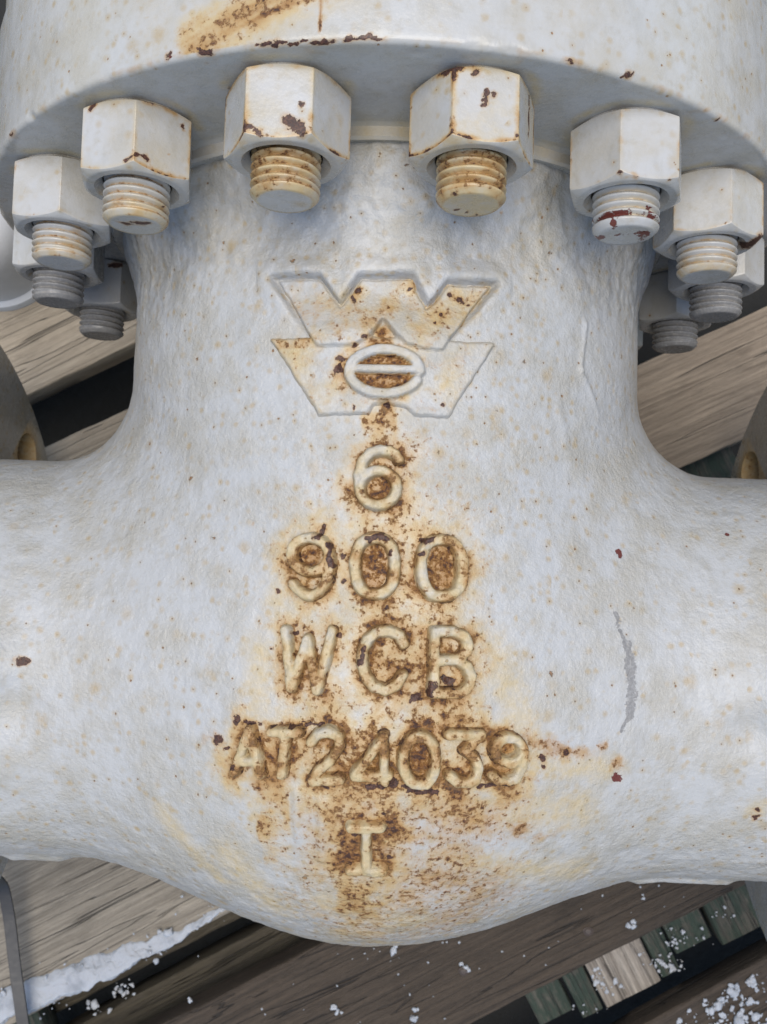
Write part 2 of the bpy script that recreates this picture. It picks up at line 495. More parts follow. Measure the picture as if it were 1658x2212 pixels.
# raised marks on the casting: (character, stroke width, strokes in X,Y)
GLYPHS = [
('6', 0.13, [[(0.354, 1.134), (0.343, 1.054), (0.307, 0.981), (0.248, 0.922), (0.174, 0.883), (0.091, 0.868), (0.007, 0.878), (-0.07, 0.913), (-0.132, 0.969), (-0.172, 1.04), (-0.188, 1.119), (-0.177, 1.199), (-0.141, 1.272), (-0.082, 1.331), (-0.007, 1.369), (0.076, 1.384), (0.16, 1.374), (0.237, 1.339), (0.298, 1.284), (0.339, 1.213), (0.354, 1.134)], [(-0.186, 1.141), (-0.205, 1.308), (-0.15, 1.518), (-0.043, 1.651), (0.095, 1.696), (0.234, 1.673), (0.333, 1.62), (0.376, 1.56)]]),
('9', 0.13, [[(-0.613, 0.104), (-0.624, 0.025), (-0.661, -0.047), (-0.719, -0.105), (-0.794, -0.143), (-0.879, -0.158), (-0.965, -0.148), (-1.044, -0.114), (-1.108, -0.06), (-1.151, 0.01), (-1.167, 0.089), (-1.157, 0.169), (-1.12, 0.241), (-1.06, 0.299), (-0.983, 0.337), (-0.898, 0.352), (-0.812, 0.341), (-0.733, 0.307), (-0.671, 0.252), (-0.629, 0.182), (-0.613, 0.104)], [(-0.614, 0.12), (-0.587, -0.086), (-0.622, -0.28), (-0.715, -0.434), (-0.838, -0.515), (-0.965, -0.497), (-1.066, -0.432), (-1.135, -0.357)]]),
('0', 0.138, [[(0.361, -0.035), (0.357, -0.171), (0.335, -0.271), (0.297, -0.351), (0.244, -0.41), (0.176, -0.447), (0.082, -0.461), (-0.012, -0.452), (-0.083, -0.419), (-0.139, -0.363), (-0.182, -0.285), (-0.21, -0.187), (-0.222, -0.051), (-0.218, 0.086), (-0.196, 0.186), (-0.158, 0.266), (-0.105, 0.326), (-0.037, 0.363), (0.058, 0.378), (0.153, 0.369), (0.223, 0.335), (0.279, 0.279), (0.322, 0.201), (0.349, 0.101), (0.361, -0.035)]]),
('0', 0.144, [[(1.36, -0.025), (1.36, -0.165), (1.34, -0.268), (1.303, -0.351), (1.249, -0.413), (1.18, -0.453), (1.082, -0.471), (0.984, -0.465), (0.91, -0.434), (0.85, -0.379), (0.803, -0.302), (0.771, -0.203), (0.754, -0.066), (0.753, 0.073), (0.772, 0.176), (0.808, 0.259), (0.861, 0.322), (0.931, 0.363), (1.028, 0.382), (1.128, 0.377), (1.202, 0.346), (1.264, 0.291), (1.311, 0.213), (1.343, 0.113), (1.36, -0.025)]]),
('W', 0.127, [[(-1.22, -1.036), (-1.103, -1.881)], [(-1.103, -1.881), (-0.883, -1.159)], [(-0.883, -1.159), (-0.727, -1.902)], [(-0.727, -1.902), (-0.521, -1.028)]]),
('C', 0.137, [[(0.518, -1.173), (0.455, -1.061), (0.308, -0.988), (0.145, -1.006), (0.003, -1.119), (-0.071, -1.297), (-0.073, -1.486), (-0.013, -1.673), (0.114, -1.817), (0.278, -1.853), (0.431, -1.774), (0.517, -1.637)]]),
('B', 0.132, [[(0.969, -0.987), (0.974, -1.894)], [(0.969, -0.987), (1.243, -0.983), (1.411, -1.054), (1.455, -1.171), (1.43, -1.294), (1.321, -1.382), (1.017, -1.42)], [(1.321, -1.403), (1.457, -1.497), (1.515, -1.633), (1.49, -1.782), (1.359, -1.878), (0.974, -1.894)]]),
('A', 0.122, [[(-1.944, -3.177), (-1.714, -2.53), (-1.532, -3.174)], [(-1.845, -3.009), (-1.58, -2.985)]]),
('T', 0.124, [[(-1.373, -2.54), (-0.976, -2.524)], [(-1.161, -2.542), (-1.211, -3.157)]]),
('2', 0.123, [[(-0.785, -2.65), (-0.692, -2.525), (-0.528, -2.479), (-0.389, -2.541), (-0.362, -2.686), (-0.494, -2.899), (-0.68, -3.084), (-0.758, -3.213)], [(-0.758, -3.213), (-0.351, -3.179)]]),
('4', 0.122, [[(0.28, -2.517), (-0.137, -3.109), (0.353, -3.101)], [(0.263, -2.518), (0.3, -3.183)]]),
('0', 0.136, [[(1.038, -2.861), (1.031, -2.982), (1.003, -3.079), (0.956, -3.152), (0.891, -3.199), (0.81, -3.215), (0.727, -3.2), (0.66, -3.154), (0.608, -3.08), (0.575, -2.985), (0.561, -2.864), (0.568, -2.745), (0.597, -2.65), (0.644, -2.577), (0.708, -2.532), (0.789, -2.515), (0.872, -2.53), (0.938, -2.575), (0.99, -2.646), (1.024, -2.741), (1.038, -2.861)]]),
('3', 0.123, [[(1.216, -2.49), (1.695, -2.493), (1.458, -2.725), (1.601, -2.814), (1.673, -2.973), (1.637, -3.132), (1.517, -3.208), (1.377, -3.191), (1.242, -3.09)]]),
('9', 0.125, [[(2.337, -2.734), (2.328, -2.79), (2.299, -2.84), (2.253, -2.88), (2.194, -2.904), (2.128, -2.911), (2.061, -2.9), (2.0, -2.872), (1.951, -2.83), (1.919, -2.779), (1.907, -2.722), (1.915, -2.666), (1.944, -2.616), (1.99, -2.577), (2.048, -2.553), (2.114, -2.546), (2.181, -2.556), (2.242, -2.583), (2.291, -2.625), (2.324, -2.677), (2.337, -2.734)], [(2.337, -2.734), (2.34, -2.975), (2.268, -3.145), (2.119, -3.205), (1.967, -3.17), (1.871, -3.085)]]),
('I', 0.117, [[(-0.186, -3.929), (0.269, -3.912)], [(0.048, -3.919), (0.057, -4.635)], [(-0.194, -4.656), (0.311, -4.636)]]),
]
EMB_UP = [(-1.67, 4.407), (-0.931, 4.371), (-0.587, 3.903), (-0.276, 4.358), (0.51, 4.379), (0.747, 3.922), (0.885, 4.046), (1.091, 4.335), (1.817, 4.39), (1.099, 3.42), (1.004, 3.228), (0.708, 3.238), (0.427, 3.281), (0.081, 3.688), (-0.134, 3.378), (-0.327, 3.257), (-0.894, 3.239)]
EMB_LO = [(-1.64, 3.415), (-0.957, 3.412), (1.213, 3.415), (1.799, 3.439), (1.113, 2.245), (0.622, 2.241), (0.451, 2.38), (0.144, 2.412), (-0.022, 2.379), (-0.088, 2.246), (-0.846, 2.223)]
EMB_RING = [(0.605, 2.761), (0.546, 2.691), (0.463, 2.63), (0.363, 2.584), (0.251, 2.555), (0.131, 2.543), (0.012, 2.551), (-0.101, 2.577), (-0.201, 2.62), (-0.284, 2.677), (-0.344, 2.746), (-0.378, 2.821), (-0.385, 2.9), (-0.363, 2.978), (-0.314, 3.05), (-0.241, 3.113), (-0.148, 3.163), (-0.04, 3.198), (0.078, 3.217), (0.198, 3.218), (0.315, 3.201), (0.421, 3.167), (0.512, 3.118), (0.582, 3.057), (0.628, 2.985), (0.646, 2.908)]
EMB_BAR = [(-0.317, 2.918), (0.646, 2.924)]

# ------------------------------------------------------------------ shape of the casting
def lump(P, c, r):
    return np.exp(-np.sum((P - np.asarray(c)) ** 2, 1) / (r * r))

def sdf(P):
    x, y, z = P[..., 0], P[..., 1], P[..., 2]
    Rn = 5.05 + 0.33 * sst(4.9, 6.3, y)
    x0 = x - 0.04
    d1 = np.where(y > -2.2, np.sqrt(x0 * x0 + z * z) - Rn, np.sqrt(x0 * x0 + (y + 2.2) ** 2 + z * z) - 5.05)
    d2 = np.sqrt((y + 2.0) ** 2 + z * z) - (3.93 + 0.75 * sst(8.0, 9.4, np.abs(x)))
    r = 1.6
    u = np.maximum(r - d1, 0)
    v = np.maximum(r - d2, 0)
    d = np.maximum(r, np.minimum(d1, d2)) - np.sqrt(u * u + v * v)
    return np.maximum(np.maximum(d, np.abs(x) - 9.45), y - 6.42)

def grad(P, e=0.01):
    G = np.stack([sdf(P + np.eye(3)[i] * e) - sdf(P - np.eye(3)[i] * e) for i in range(3)], 1)
    return G / np.maximum(np.linalg.norm(G, axis=1), 1e-9)[:, None]

def cast_offset(P):
    """unevenness of the casting, in units along the normal"""
    n = 0.020 * pn(P, 0.55, 1) + 0.010 * pn(P, 1.5, 2) + 0.006 * pn(P, 3.7, 3) + 0.005 * pn(P, 8.0, 4)
    top = sst(3.9, 5.0, P[:, 1]) * sst(-1.0, 1.5, P[:, 2])
    rg = np.abs(pn(P + 9, 1.1, 5))
    n += top * (0.035 * (rg - 0.25) * sst(3.5, 4.6, P[:, 2]) + 0.034 * pn(P, 2.6, 6) + 0.024 * pn(P, 5.5, 7))
    low = sst(-3.5, -5.2, P[:, 1])
    n += low * (0.010 * pn(P, 3.2, 8) + 0.008 * pn(P, 6.5, 9))
    for c, r, a in (((-2.55, 5.70, 4.6), 0.55, -0.15), ((-2.0, 5.15, 4.8), 0.35, -0.07), ((3.06, 5.90, 4.44), 0.55, -0.15),
                    ((2.5, 5.2, 4.6), 0.4, -0.06), ((0.9, 5.5, 5.2), 0.8, 0.07), ((-0.6, 5.0, 5.1), 0.5, 0.03), ((1.3, 4.75, 5.0), 0.3, -0.05)):
        n += a * lump(P, c, r)
    # the emblem was cast from a flat insert: its upper part sits sunk into the neck
    m = (np.abs(P[:, 0] - 0.07) < 2.0) & (P[:, 1] > 3.2) & (P[:, 1] < 4.7) & (P[:, 2] > 0)
    if m.any():
        Q = P[m]
        du = poly_sd(Q[:, :2], EMB_UP) + 0.015 * pn(Q, 4.0, 47)
        n[m] += -0.20 * sst(0.075, -0.005, du) * sst(3.35, 4.15, Q[:, 1]) + 0.05 * np.exp(-((du - 0.12) / 0.16) ** 2) * sst(3.6, 4.2, Q[:, 1])
    # boss on each pipe, near the picture's edges
    pipe = np.abs(P[:, 0]) > 4.5
    for c, r, a in (((-6.35, -1.75, 3.92), 0.50, 0.26), ((-5.75, -2.55, 3.88), 0.42, -0.13), ((6.75, -1.95, 3.93), 0.50, 0.24), ((6.15, -2.55, 3.88), 0.38, -0.12)):
        n += pipe * a * lump(P, c, r)
    # mould parting flash under the pipes and a seam up the neck
    for A, B, r, a in (((-6.7, -5.80, 1.25), (-5.9, -5.75, 1.2), 0.22, 0.09), ((5.1, -5.76, 1.2), (6.7, -5.8, 1.2), 0.16, 0.10),
                       ((3.41, 4.06, 3.76), (3.33, 3.27, 3.83), 0.06, 0.030), ((3.33, 3.27, 3.83), (3.78, 2.58, 3.50), 0.06, 0.030),
                       ((2.9, 2.6, 4.15), (3.2, 1.7, 4.0), 0.10, 0.018), ((-1.02, -3.45, 4.86), (-1.02, -4.25, 4.62), 0.07, 0.035),
                       ((-0.63, -3.6, 4.88), (-0.63, -4.55, 4.48), 0.08, 0.035), ((-1.6, -3.9, 4.5), (-1.62, -4.4, 4.4), 0.06, 0.02)):
        n += a * np.exp(-(seg_dist(P, A, B) / r) ** 2)
    return n

def surface_nets(f, lo, hi, h):
    ax = [np.arange(lo[i], hi[i] + h, h) for i in range(3)]
    n = [len(a_) for a_ in ax]
    D = np.empty(n)
    for i, x in enumerate(ax[0]):
        Y, Z = np.meshgrid(ax[1], ax[2], indexing='ij')
        D[i] = f(np.stack([np.full_like(Y, x), Y, Z], -1))
    neg = D < 0
    c = neg[:-1, :-1, :-1].astype(np.int8)
    tot = np.zeros_like(c)
    for i in (0, 1):
        for j in (0, 1):
            for k in (0, 1):
                tot += neg[i:n[0] - 1 + i, j:n[1] - 1 + j, k:n[2] - 1 + k]
    act = np.argwhere((tot > 0) & (tot < 8))
    idx = -np.ones(tot.shape, np.int64)
    idx[tuple(act.T)] = np.arange(len(act))
    acc = np.zeros((len(act), 3)); cnt = np.zeros(len(act))
    cor = [(i, j, k) for i in (0, 1) for j in (0, 1) for k in (0, 1)]
    for a_ in range(8):
        for b_ in range(a_ + 1, 8):
            ca, cb = np.array(cor[a_]), np.array(cor[b_])
            if np.abs(ca - cb).sum() != 1: continue
            da = D[tuple((act + ca).T)]; db = D[tuple((act + cb).T)]
            m = (da < 0) != (db < 0)
            t = np.where(m, da / np.where(da == db, 1, da - db), 0)
            acc += np.where(m[:, None], ca + t[:, None] * (cb - ca), 0)
            cnt += m
    V = (act + acc / cnt[:, None]) * h + np.array(lo)
    F = []
    for axis in range(3):
        sl0 = [slice(None)] * 3; sl1 = [slice(None)] * 3
        sl0[axis] = slice(0, -1); sl1[axis] = slice(1, None)
        a_ = neg[tuple(sl0)]; b_ = neg[tuple(sl1)]
        e_ = np.argwhere(a_ != b_)
        o1, o2 = [(1, 2), (2, 0), (0, 1)][axis]
        e_ = e_[(e_[:, o1] > 0) & (e_[:, o2] > 0) & (e_[:, o1] < n[o1] - 1) & (e_[:, o2] < n[o2] - 1)]
        inside = a_[tuple(e_.T)]
        q = []
        for s1, s2 in ((-1, -1), (0, -1), (0, 0), (-1, 0)):
            c_ = e_.copy(); c_[:, o1] += s1; c_[:, o2] += s2
            q.append(idx[tuple(c_.T)])
        q = np.stack(q, 1)
        q[~inside] = q[~inside][:, ::-1]
        F.append(q)
    return V, np.concatenate(F)

def subdivide(V, F, sel):
    """each selected quad into four; the others are kept"""
    Fs, Fk = F[sel], F[~sel]
    E = np.concatenate([Fs[:, [i, (i + 1) % 4]] for i in range(4)])
    E.sort(axis=1)
    key = E[:, 0] * (len(V) + 1) + E[:, 1]
    uk, first, inv = np.unique(key, return_index=True, return_inverse=True)
    mid = V[E[first]].mean(1)
    m = (inv + len(V)).reshape(4, -1).T
    cen = V[Fs].mean(1)
    ci = np.arange(len(Fs)) + len(V) + len(mid)
    V2 = np.concatenate([V, mid, cen])
    q = [np.stack([Fs[:, i], m[:, i], ci, m[:, (i - 1) % 4]], 1) for i in range(4)]
    q = np.concatenate(q)
    return V2, q, Fk

def project(P, it=3):
    for _ in range(it):
        P = P - np.clip(sdf(P), -.3, .3)[:, None] * grad(P)
    return P

def front_z(x, y):
    """height of the bare casting above the axis plane at (x, y)"""
    lo = np.zeros(len(x)); hi = np.full(len(x), 7.0)
    for _ in range(34):
        mid = 0.5 * (lo + hi)
        s = sdf(np.stack([x, y, mid], 1))
        lo = np.where(s < 0, mid, lo); hi = np.where(s < 0, hi, mid)
    return 0.5 * (lo + hi)

# ------------------------------------------------------------------ wear as point attributes
ROWW = {'6': 0.75, '9a': 0.92}
GW = []                                             # rustiness of each raised character
for i, g_ in enumerate(GLYPHS):
    GW.append(0.72 if i == 0 else 0.82 if i < 4 else 0.80 if i < 7 else 1.0 if i < 14 else 0.85)

def glyph_dist(XY, i, reach=9.0):
    ch, wd, strokes = GLYPHS[i]
    d = np.full(len(XY), 1e3)
    for s in strokes:
        for a_, b_ in zip(s[:-1], s[1:]):
            d = np.minimum(d, seg_dist(XY, a_, b_))
    return d - wd / 2

def marks(P, L, fall):
    out = np.zeros(len(P))
    for r, pts in L:
        A = np.array(pts)
        R = r * (3.2 if fall == 'g' else 2.2)
        m = np.all((P > A.min(0) - R) & (P < A.max(0) + R), axis=1)
        if not m.any(): continue
        Q = P[m]
        d = np.full(len(Q), 1e3)
        for a_, b_ in zip(pts, pts[1:] or pts[:1]):
            d = np.minimum(d, seg_dist(Q, a_, b_))
        v = np.exp(-(d / r) ** 2) if fall == 'g' else np.clip(1 - 0.5 * d / r, 0, 1)
        out[m] = np.maximum(out[m], v)
    return out

def wear(P):
    """attributes from the measured marks, for any part of the valve"""
    P0 = P
    P = P + 0.055 * np.stack([pn(P, 7.0, 71), pn(P, 7.0, 72), pn(P, 7.0, 73)], 1) + 0.028 * np.stack([pn(P, 17.0, 74), pn(P, 17.0, 75), pn(P, 17.0, 76)], 1)
    rus = marks(P, RUST, 'g') * np.clip(0.34 + 0.9 * pn(P, 1.9, 77) + 0.5 * pn(P, 4.5, 78), 0, 0.75)
    return {'flake': marks(P, FLAKE, 'l'), 'red': marks(P, RED, 'l'), 'rust': rus,
            'stain': 0.55 * marks(P, STAIN, 'g'), 'scuff_shade': marks(P, SCUFF, 'l'), 'speck': np.zeros(len(P))}

def casting_wear(P):
    A = wear(P)
    m = (np.abs(P[:, 0] - 0.3) < 3.4) & (P[:, 1] < 5.2) & (P[:, 1] > -6.9) & (P[:, 2] > 1.0)
    Q = P[m]; XY = Q[:, :2]
    st = np.zeros(len(Q)); ru = np.zeros(len(Q)); fl = np.zeros(len(Q))
    n1 = pn(Q, 2.2, 21); n2 = pn(Q, 5.0, 22); n3 = pn(Q, 0.9, 23)
    for i in range(len(GLYPHS)):
        gw = GW[i]
        d = np.maximum(glyph_dist(XY, i), 0)
        # rust washes down from each character, so reach further below
        near = np.exp(-(d / 0.13) ** 2); mid = np.exp(-(d / 0.30) ** 2); far = np.exp(-(d / 0.62) ** 2)
        st = np.maximum(st, gw * np.clip(0.22 * far + 0.60 * mid + (0.45 * n1 + 0.25 * n2) * far, 0, 1))
        ru = np.maximum(ru, gw * np.clip(0.40 * near + 0.16 * mid + 0.07 * far + (0.50 * n2 + 0.50 * n1) * mid + 0.20 * n1 * far, 0, 1))
        fl = np.maximum(fl, gw * np.clip(0.20 * near + 0.55 * np.maximum(n2, 0) * near, 0, 0.6))
        ch, wd, strokes = GLYPHS[i]
        if i >= 4:                                   # rust gathers under the lower edges
            ys_ = [p[1] for s in strokes for p in s]
            low_ = near * sst(0.3 * max(ys_) + 0.7 * min(ys_), min(ys_) - 0.02, XY[:, 1])
            ru = np.maximum(ru, gw * low_ * (0.72 + 0.3 * n1)); fl = np.maximum(fl, gw * low_ * np.clip(0.34 + 0.6 * n1 + 0.35 * n2, 0, 0.6) * (i > 6))
        for s in strokes:                            # closed bowls hold the rust
            if len(s) > 8 and s[0] == s[-1]:
                ins = poly_sd(XY, s)
                ru = np.maximum(ru, gw * (0.80 + 0.1 * n2) * sst(-0.02, -0.14, ins))
                st = np.maximum(st, sst(0.0, -0.1, ins) * gw)
    for box in ([(-1.0, 0.92), (1.40, 0.92), (1.38, -1.35), (1.0, -1.37)],):
        pass
    for A_, B_ in ((EMB_UP, 0.16), (EMB_LO, 0.12)):
        d = np.abs(poly_sd(XY, A_))
        st = np.maximum(st, B_ * np.exp(-(d / 0.25) ** 2) * (1 + n1))
    # speckled wash around and under the lettering, running down to the bowl
    c = np.exp(-((XY[:, 0] - 0.3) / 1.7) ** 2)
    zone = sst(2.4, 1.2, XY[:, 1]) * c
    st += 0.16 * zone * (1 + 1.5 * n3) + 0.14 * sst(-2.6, -3.8, XY[:, 1]) * np.exp(-((XY[:, 0] - 0.5) / 2.4) ** 2) * (1 + 2 * n1)
    ru += 0.13 * zone + 0.36 * sst(-3.1, -3.9, XY[:, 1]) * sst(-6.9, -5.2, XY[:, 1]) * np.exp(-((XY[:, 0] - 1.1) / 1.9) ** 2) * np.clip(0.8 + 1.1 * n3 + 0.7 * n1, 0, 1.3)
    # runs of rusty water below the heat number
    runs = np.zeros(len(Q))
    for x0, wd, y0, y1, a_ in ((0.04, 0.52, -3.0, -6.6, 0.95), (-1.35, 0.26, -3.2, -5.0, 0.70), (-0.85, 0.12, -3.3, -4.0, 0.5), (1.55, 0.40, -3.2, -4.4, 0.62),
                               (2.3, 0.35, -3.2, -4.4, 0.45), (0.1, 0.30, 2.35, 1.4, 0.75), (0.15, 0.4, -0.6, -2.6, 0.5)):
        e_ = np.abs(XY[:, 0] - x0 + 0.10 * n1) / wd
        v = a_ * sst(1.15, 0.75, e_) * sst(y0 + 0.1, y0 - 0.15, XY[:, 1]) * sst(y1 - 0.3, y1 + 0.9, XY[:, 1])
        runs = np.maximum(runs, v * (0.80 + 0.7 * n1 + 0.4 * n2) * (0.80 + 0.20 * sst(-6.2, -4.2, XY[:, 1])))
    st = np.maximum(st, runs * 1.15); ru = np.maximum(ru, runs * 0.66)
    for c_, r_ in (((0.07, 3.50), 0.14), ((0.10, 3.36), 0.16), ((-0.05, 3.33), 0.12), ((0.18, 2.32), 0.13), ((0.10, 2.15), 0.12)):
        q_ = np.exp(-((XY[:, 0] - c_[0]) ** 2 + (XY[:, 1] - c_[1]) ** 2) / r_ ** 2)
        ru = np.maximum(ru, 0.85 * q_ * (0.9 + 0.5 * n2)); st = np.maximum(st, q_)
    A['stain'][m] = np.clip(np.maximum(A['stain'][m], st), 0, 1)
    A['rust'][m] = np.clip(np.maximum(A['rust'][m], ru), 0, 0.95)
    A['flake'][m] = np.maximum(A['flake'][m], fl)
    A['speck'] = np.clip(1.0 * np.exp(-((P[:, 0] - 0.3) / 2.2) ** 2) * (P[:, 1] < 4.8) + 0.25 * sst(-3, -5, P[:, 1]) * (P[:, 0] > -4)
                         + 0.3 * sst(3.5, 4.6, P[:, 1]) + 0.25 * pn(P, 0.45, 31), 0, 1)
    A['stain'] = np.maximum(A['stain'], (0.17 + 0.16 * pn(P, 1.2, 33)) * sst(3.4, 5.0, P[:, 1]) * sst(2.0, 3.8, P[:, 2]))
    return A

# ------------------------------------------------------------------ the valve
valve = thing("gate_valve", "large cast valve with worn light grey paint and rusty raised lettering on the pallet",
              "valve", (0, 0, -7.65))
BASE = np.array((0, 0, -7.65))
def vpart(name, V, F, mat, parent=None, attrs=None, smooth=True, sharp=None):
    o = mesh(name, V, F, mat, None, attrs, smooth, sharp)
    p = parent or valve
    o.parent = p
    if p is valve:
        o.location = (0, 0, 7.65 * S)
    return o

V, F = surface_nets(sdf, (-9.7, -7.6, -5.4), (9.7, 6.7, 5.4), 0.12)
V = project(V, 3)
V, q, kf = subdivide(V, F, np.ones(len(F), bool))
F = q
fz = V[F][:, :, 2].min(1) > 0.2
inx = (np.abs(V[F][:, :, 0]).max(1) < 8.6)
V, q, kf = subdivide(V, F, fz & inx)
V = project(V, 2)
Nn = grad(V)
V = V + Nn * cast_offset(V)[:, None]
body = vpart("valve_body", V, [q, kf], M_CAST, None, casting_wear(V))

# raised characters and emblem
def relief(name, XYlo, XYhi, step, hfun, attrs_fun, parent):
    xs = np.arange(XYlo[0], XYhi[0], step); ys = np.arange(XYlo[1], XYhi[1], step)
    X, Y = np.meshgrid(xs, ys)
    XY = np.stack([X.ravel(), Y.ravel()], 1)
    h = hfun(XY)
    Fq = grid_faces(len(xs), len(ys))
    keep = (h[Fq] > -0.045).all(1)
    Fq = Fq[keep]
    use = np.unique(Fq)
    mp = -np.ones(len(XY), np.int64); mp[use] = np.arange(len(use))
    XY = XY[use]; h = h[use]
    z = front_z(XY[:, 0], XY[:, 1])
    P0 = np.column_stack([XY, z])
    n_ = grad(P0)
    P = P0 + n_ * (cast_offset(P0) + h)[:, None]
    return vpart(name, P, mp[Fq], M_CAST, parent, attrs_fun(P0, XY, h))

def char_relief(i):
    ch, wd, strokes = GLYPHS[i]
    pts = np.array([p for s in strokes for p in s])
    H = 0.185 if i < 7 else 0.160
    if ch == 'W' and i == 4: H = 0.15
    if ch == 'I': H = 0.13
    def hf(XY):
        P3 = np.column_stack([XY, np.zeros(len(XY))])
        d = glyph_dist(XY, i) - 0.016 + 0.014 * pn(P3, 5.0, 40 + i) + 0.011 * pn(P3, 13.0, 60 + i)
        wall = sst(0.030, -0.026, d)
        top = 1 + 0.05 * sst(0, -wd / 2, d) + 0.12 * pn(P3, 4.5, 50 + i) + 0.09 * pn(P3, 14, 70 + i)
        return np.where(d > 0.045, -0.06, -0.03 + (H + 0.03) * wall * top)
    def af(P, XY, h):
        A = wear(P)
        top = np.clip(h / H, 0, 1)
        n1 = pn(P, 3.3, 80 + i); n2 = pn(P, 7.0, 90 + i); gw = GW[i]
        yb = (XY[:, 1] - pts[:, 1].min()) / (np.ptp(pts[:, 1]) + 1e-6)
        A['stain'] = np.clip(gw * (1.05 + 0.8 * n1) + 0.25 * (1 - top), 0.15, 1)
        A['rust'] = np.clip(gw * (0.37 + 1.0 * n1 + 0.40 * n2 + (-0.12 if i == 14 else 0.16 if 6 < i else 0.08 if 3 < i else 0.0)) * (1.2 - 0.35 * top) + 0.48 * (1 - top) * gw, 0, 0.85)
        A['flake'] = np.maximum(A['flake'], np.clip(gw * (0.36 + 0.95 * n1 + 0.5 * n2), 0, 0.75) * (0.55 + 0.25 * (1 - top)))
        A['speck'] = np.full(len(P), 0.6)
        return A
    mg = wd / 2 + 0.12
    o = relief("raised_digit" if ch.isdigit() else "raised_letter", pts.min(0) - mg, pts.max(0) + mg, 0.020, hf, af, body)
    return o
for i in range(len(GLYPHS)):
    char_relief(i)

def emblem():
    up = np.array(EMB_UP); lo_ = np.array(EMB_LO)
    def hf(XY):
        P3 = np.column_stack([XY, np.zeros(len(XY))])
        wob = 0.022 * pn(P3, 3.5, 41) + 0.012 * pn(P3, 9.0, 42)
        dl = poly_sd(XY, lo_) + wob
        du = poly_sd(XY, up) + wob
        dr = np.full(len(XY), 9.0)
        for a_, b_ in zip(EMB_RING[:-1], EMB_RING[1:]):
            dr = np.minimum(dr, seg_dist(XY, a_, b_))
        dr = np.minimum(dr - 0.088, seg_dist(XY, *EMB_BAR) - 0.072) + 0.5 * wob
        # the ring's own floor is cut through the layers a little
        rc = np.array(EMB_RING); c0 = rc.mean(0)
        el = np.hypot((XY[:, 0] - c0[0]) / 0.52, (XY[:, 1] - c0[1]) / 0.34) - 1
        base = -0.05
        hl = 0.080 * sst(0.045, -0.04, dl)
        hu = (0.16 - 0.06 * sst(3.4, 4.2, XY[:, 1])) * sst(0.02, -0.05, du)
        h = np.maximum(hl, hu)
        h = h * (1 + 0.10 * pn(P3, 3.0, 43) + 0.05 * pn(P3, 11.0, 44))
        h = np.where(el < 0.25, np.minimum(h, 0.085 - 0.03 * sst(0.25, 0.0, el)), h)
        ring = 0.190 * sst(0.035, -0.035, dr)
        h = np.maximum(h, ring)
        dm = np.minimum(np.minimum(dl, du), dr)
        return np.where(dm > 0.05, -0.06, h - 0.03 * sst(-0.03, 0.05, dm))
    def af(P, XY, h):
        A = casting_wear(P)
        n1 = pn(P, 2.0, 45); n2 = pn(P, 6.0, 46)
        P3 = P
        c0 = np.array(EMB_RING).mean(0)
        el = np.hypot((XY[:, 0] - c0[0]) / 0.50, (XY[:, 1] - c0[1]) / 0.33)
        inside = sst(1.0, 0.8, el) * (h < 0.12)
        onring = (h > 0.145) & (el < 1.35)
        right = sst(-0.2, 1.2, XY[:, 0])
        A['stain'] = np.clip(np.maximum(A['stain'] * 0.6, 0.36 + 0.6 * n1 + 0.15 * right * (XY[:, 1] > 3.2)) + 0.5 * inside, 0.05, 1)
        halo = np.exp(-((el - 1.15) / 0.35) ** 2) * (h < 0.15) * (XY[:, 0] < 0.45)
        A['rust'] = np.clip(np.maximum(A['rust'] * (el > 0.6), (0.14 + 0.12 * (XY[:, 1] > 3.25)) + 0.50 * n1 * (XY[:, 1] > 3.25) + 0.3 * n2) * 0.8 + 0.70 * inside + 0.42 * halo * (0.7 + n1), 0, 0.9)
        for c_, r_, v_ in (((0.07, 3.50), 0.14, 0.85), ((0.10, 3.36), 0.16, 0.85), ((-0.05, 3.30), 0.10, 0.7), ((-0.50, 3.00), 0.13, 0.75), ((-0.36, 3.18), 0.12, 0.7), ((0.15, 2.36), 0.12, 0.75), ((0.42, 2.50), 0.10, 0.45),
                           ((1.25, 4.12), 0.22, 0.5), ((0.98, 3.75), 0.18, 0.42), ((-0.33, 4.12), 0.15, 0.5), ((0.5, 4.2), 0.12, 0.4)):
            q_ = np.exp(-((XY[:, 0] - c_[0]) ** 2 + (XY[:, 1] - c_[1]) ** 2) / r_ ** 2)
            A['rust'] = np.maximum(A['rust'], v_ * q_ * (0.85 + 0.6 * n2)); A['stain'] = np.maximum(A['stain'], 0.8 * np.sqrt(q_))
        A['rust'][onring] *= 0.15
        A['flake'] = np.where(onring, A['flake'] * 0.3, A['flake'])
        A['stain'] = np.where(onring, 0.30 + 0.3 * n1, A['stain'])
        A['speck'] = np.clip(0.55 + 0.6 * n1, 0, 1)
        return A
    return relief("raised_emblem", up.min(0) - (0.12, 2.15), up.max(0) + 0.12, 0.022, hf, af, body)
emblem()

# revolved pieces ------------------------------------------------------------
def revolve(profile, n, axis='y'):
    """profile: list of (r, h); turned about Y (axis 'y') or X; returns V, F (closed round)"""
    t = np.linspace(0, 2 * np.pi, n, endpoint=False)
    rows = []
    for r, h in profile:
        if axis == 'y':
            rows.append(np.stack([r * np.sin(t), np.full(n, h), r * np.cos(t)], 1))
        else:
            rows.append(np.stack([np.full(n, h), r * np.cos(t), r * np.sin(t)], 1))
    return np.concatenate(rows), grid_faces(n, len(profile), True)

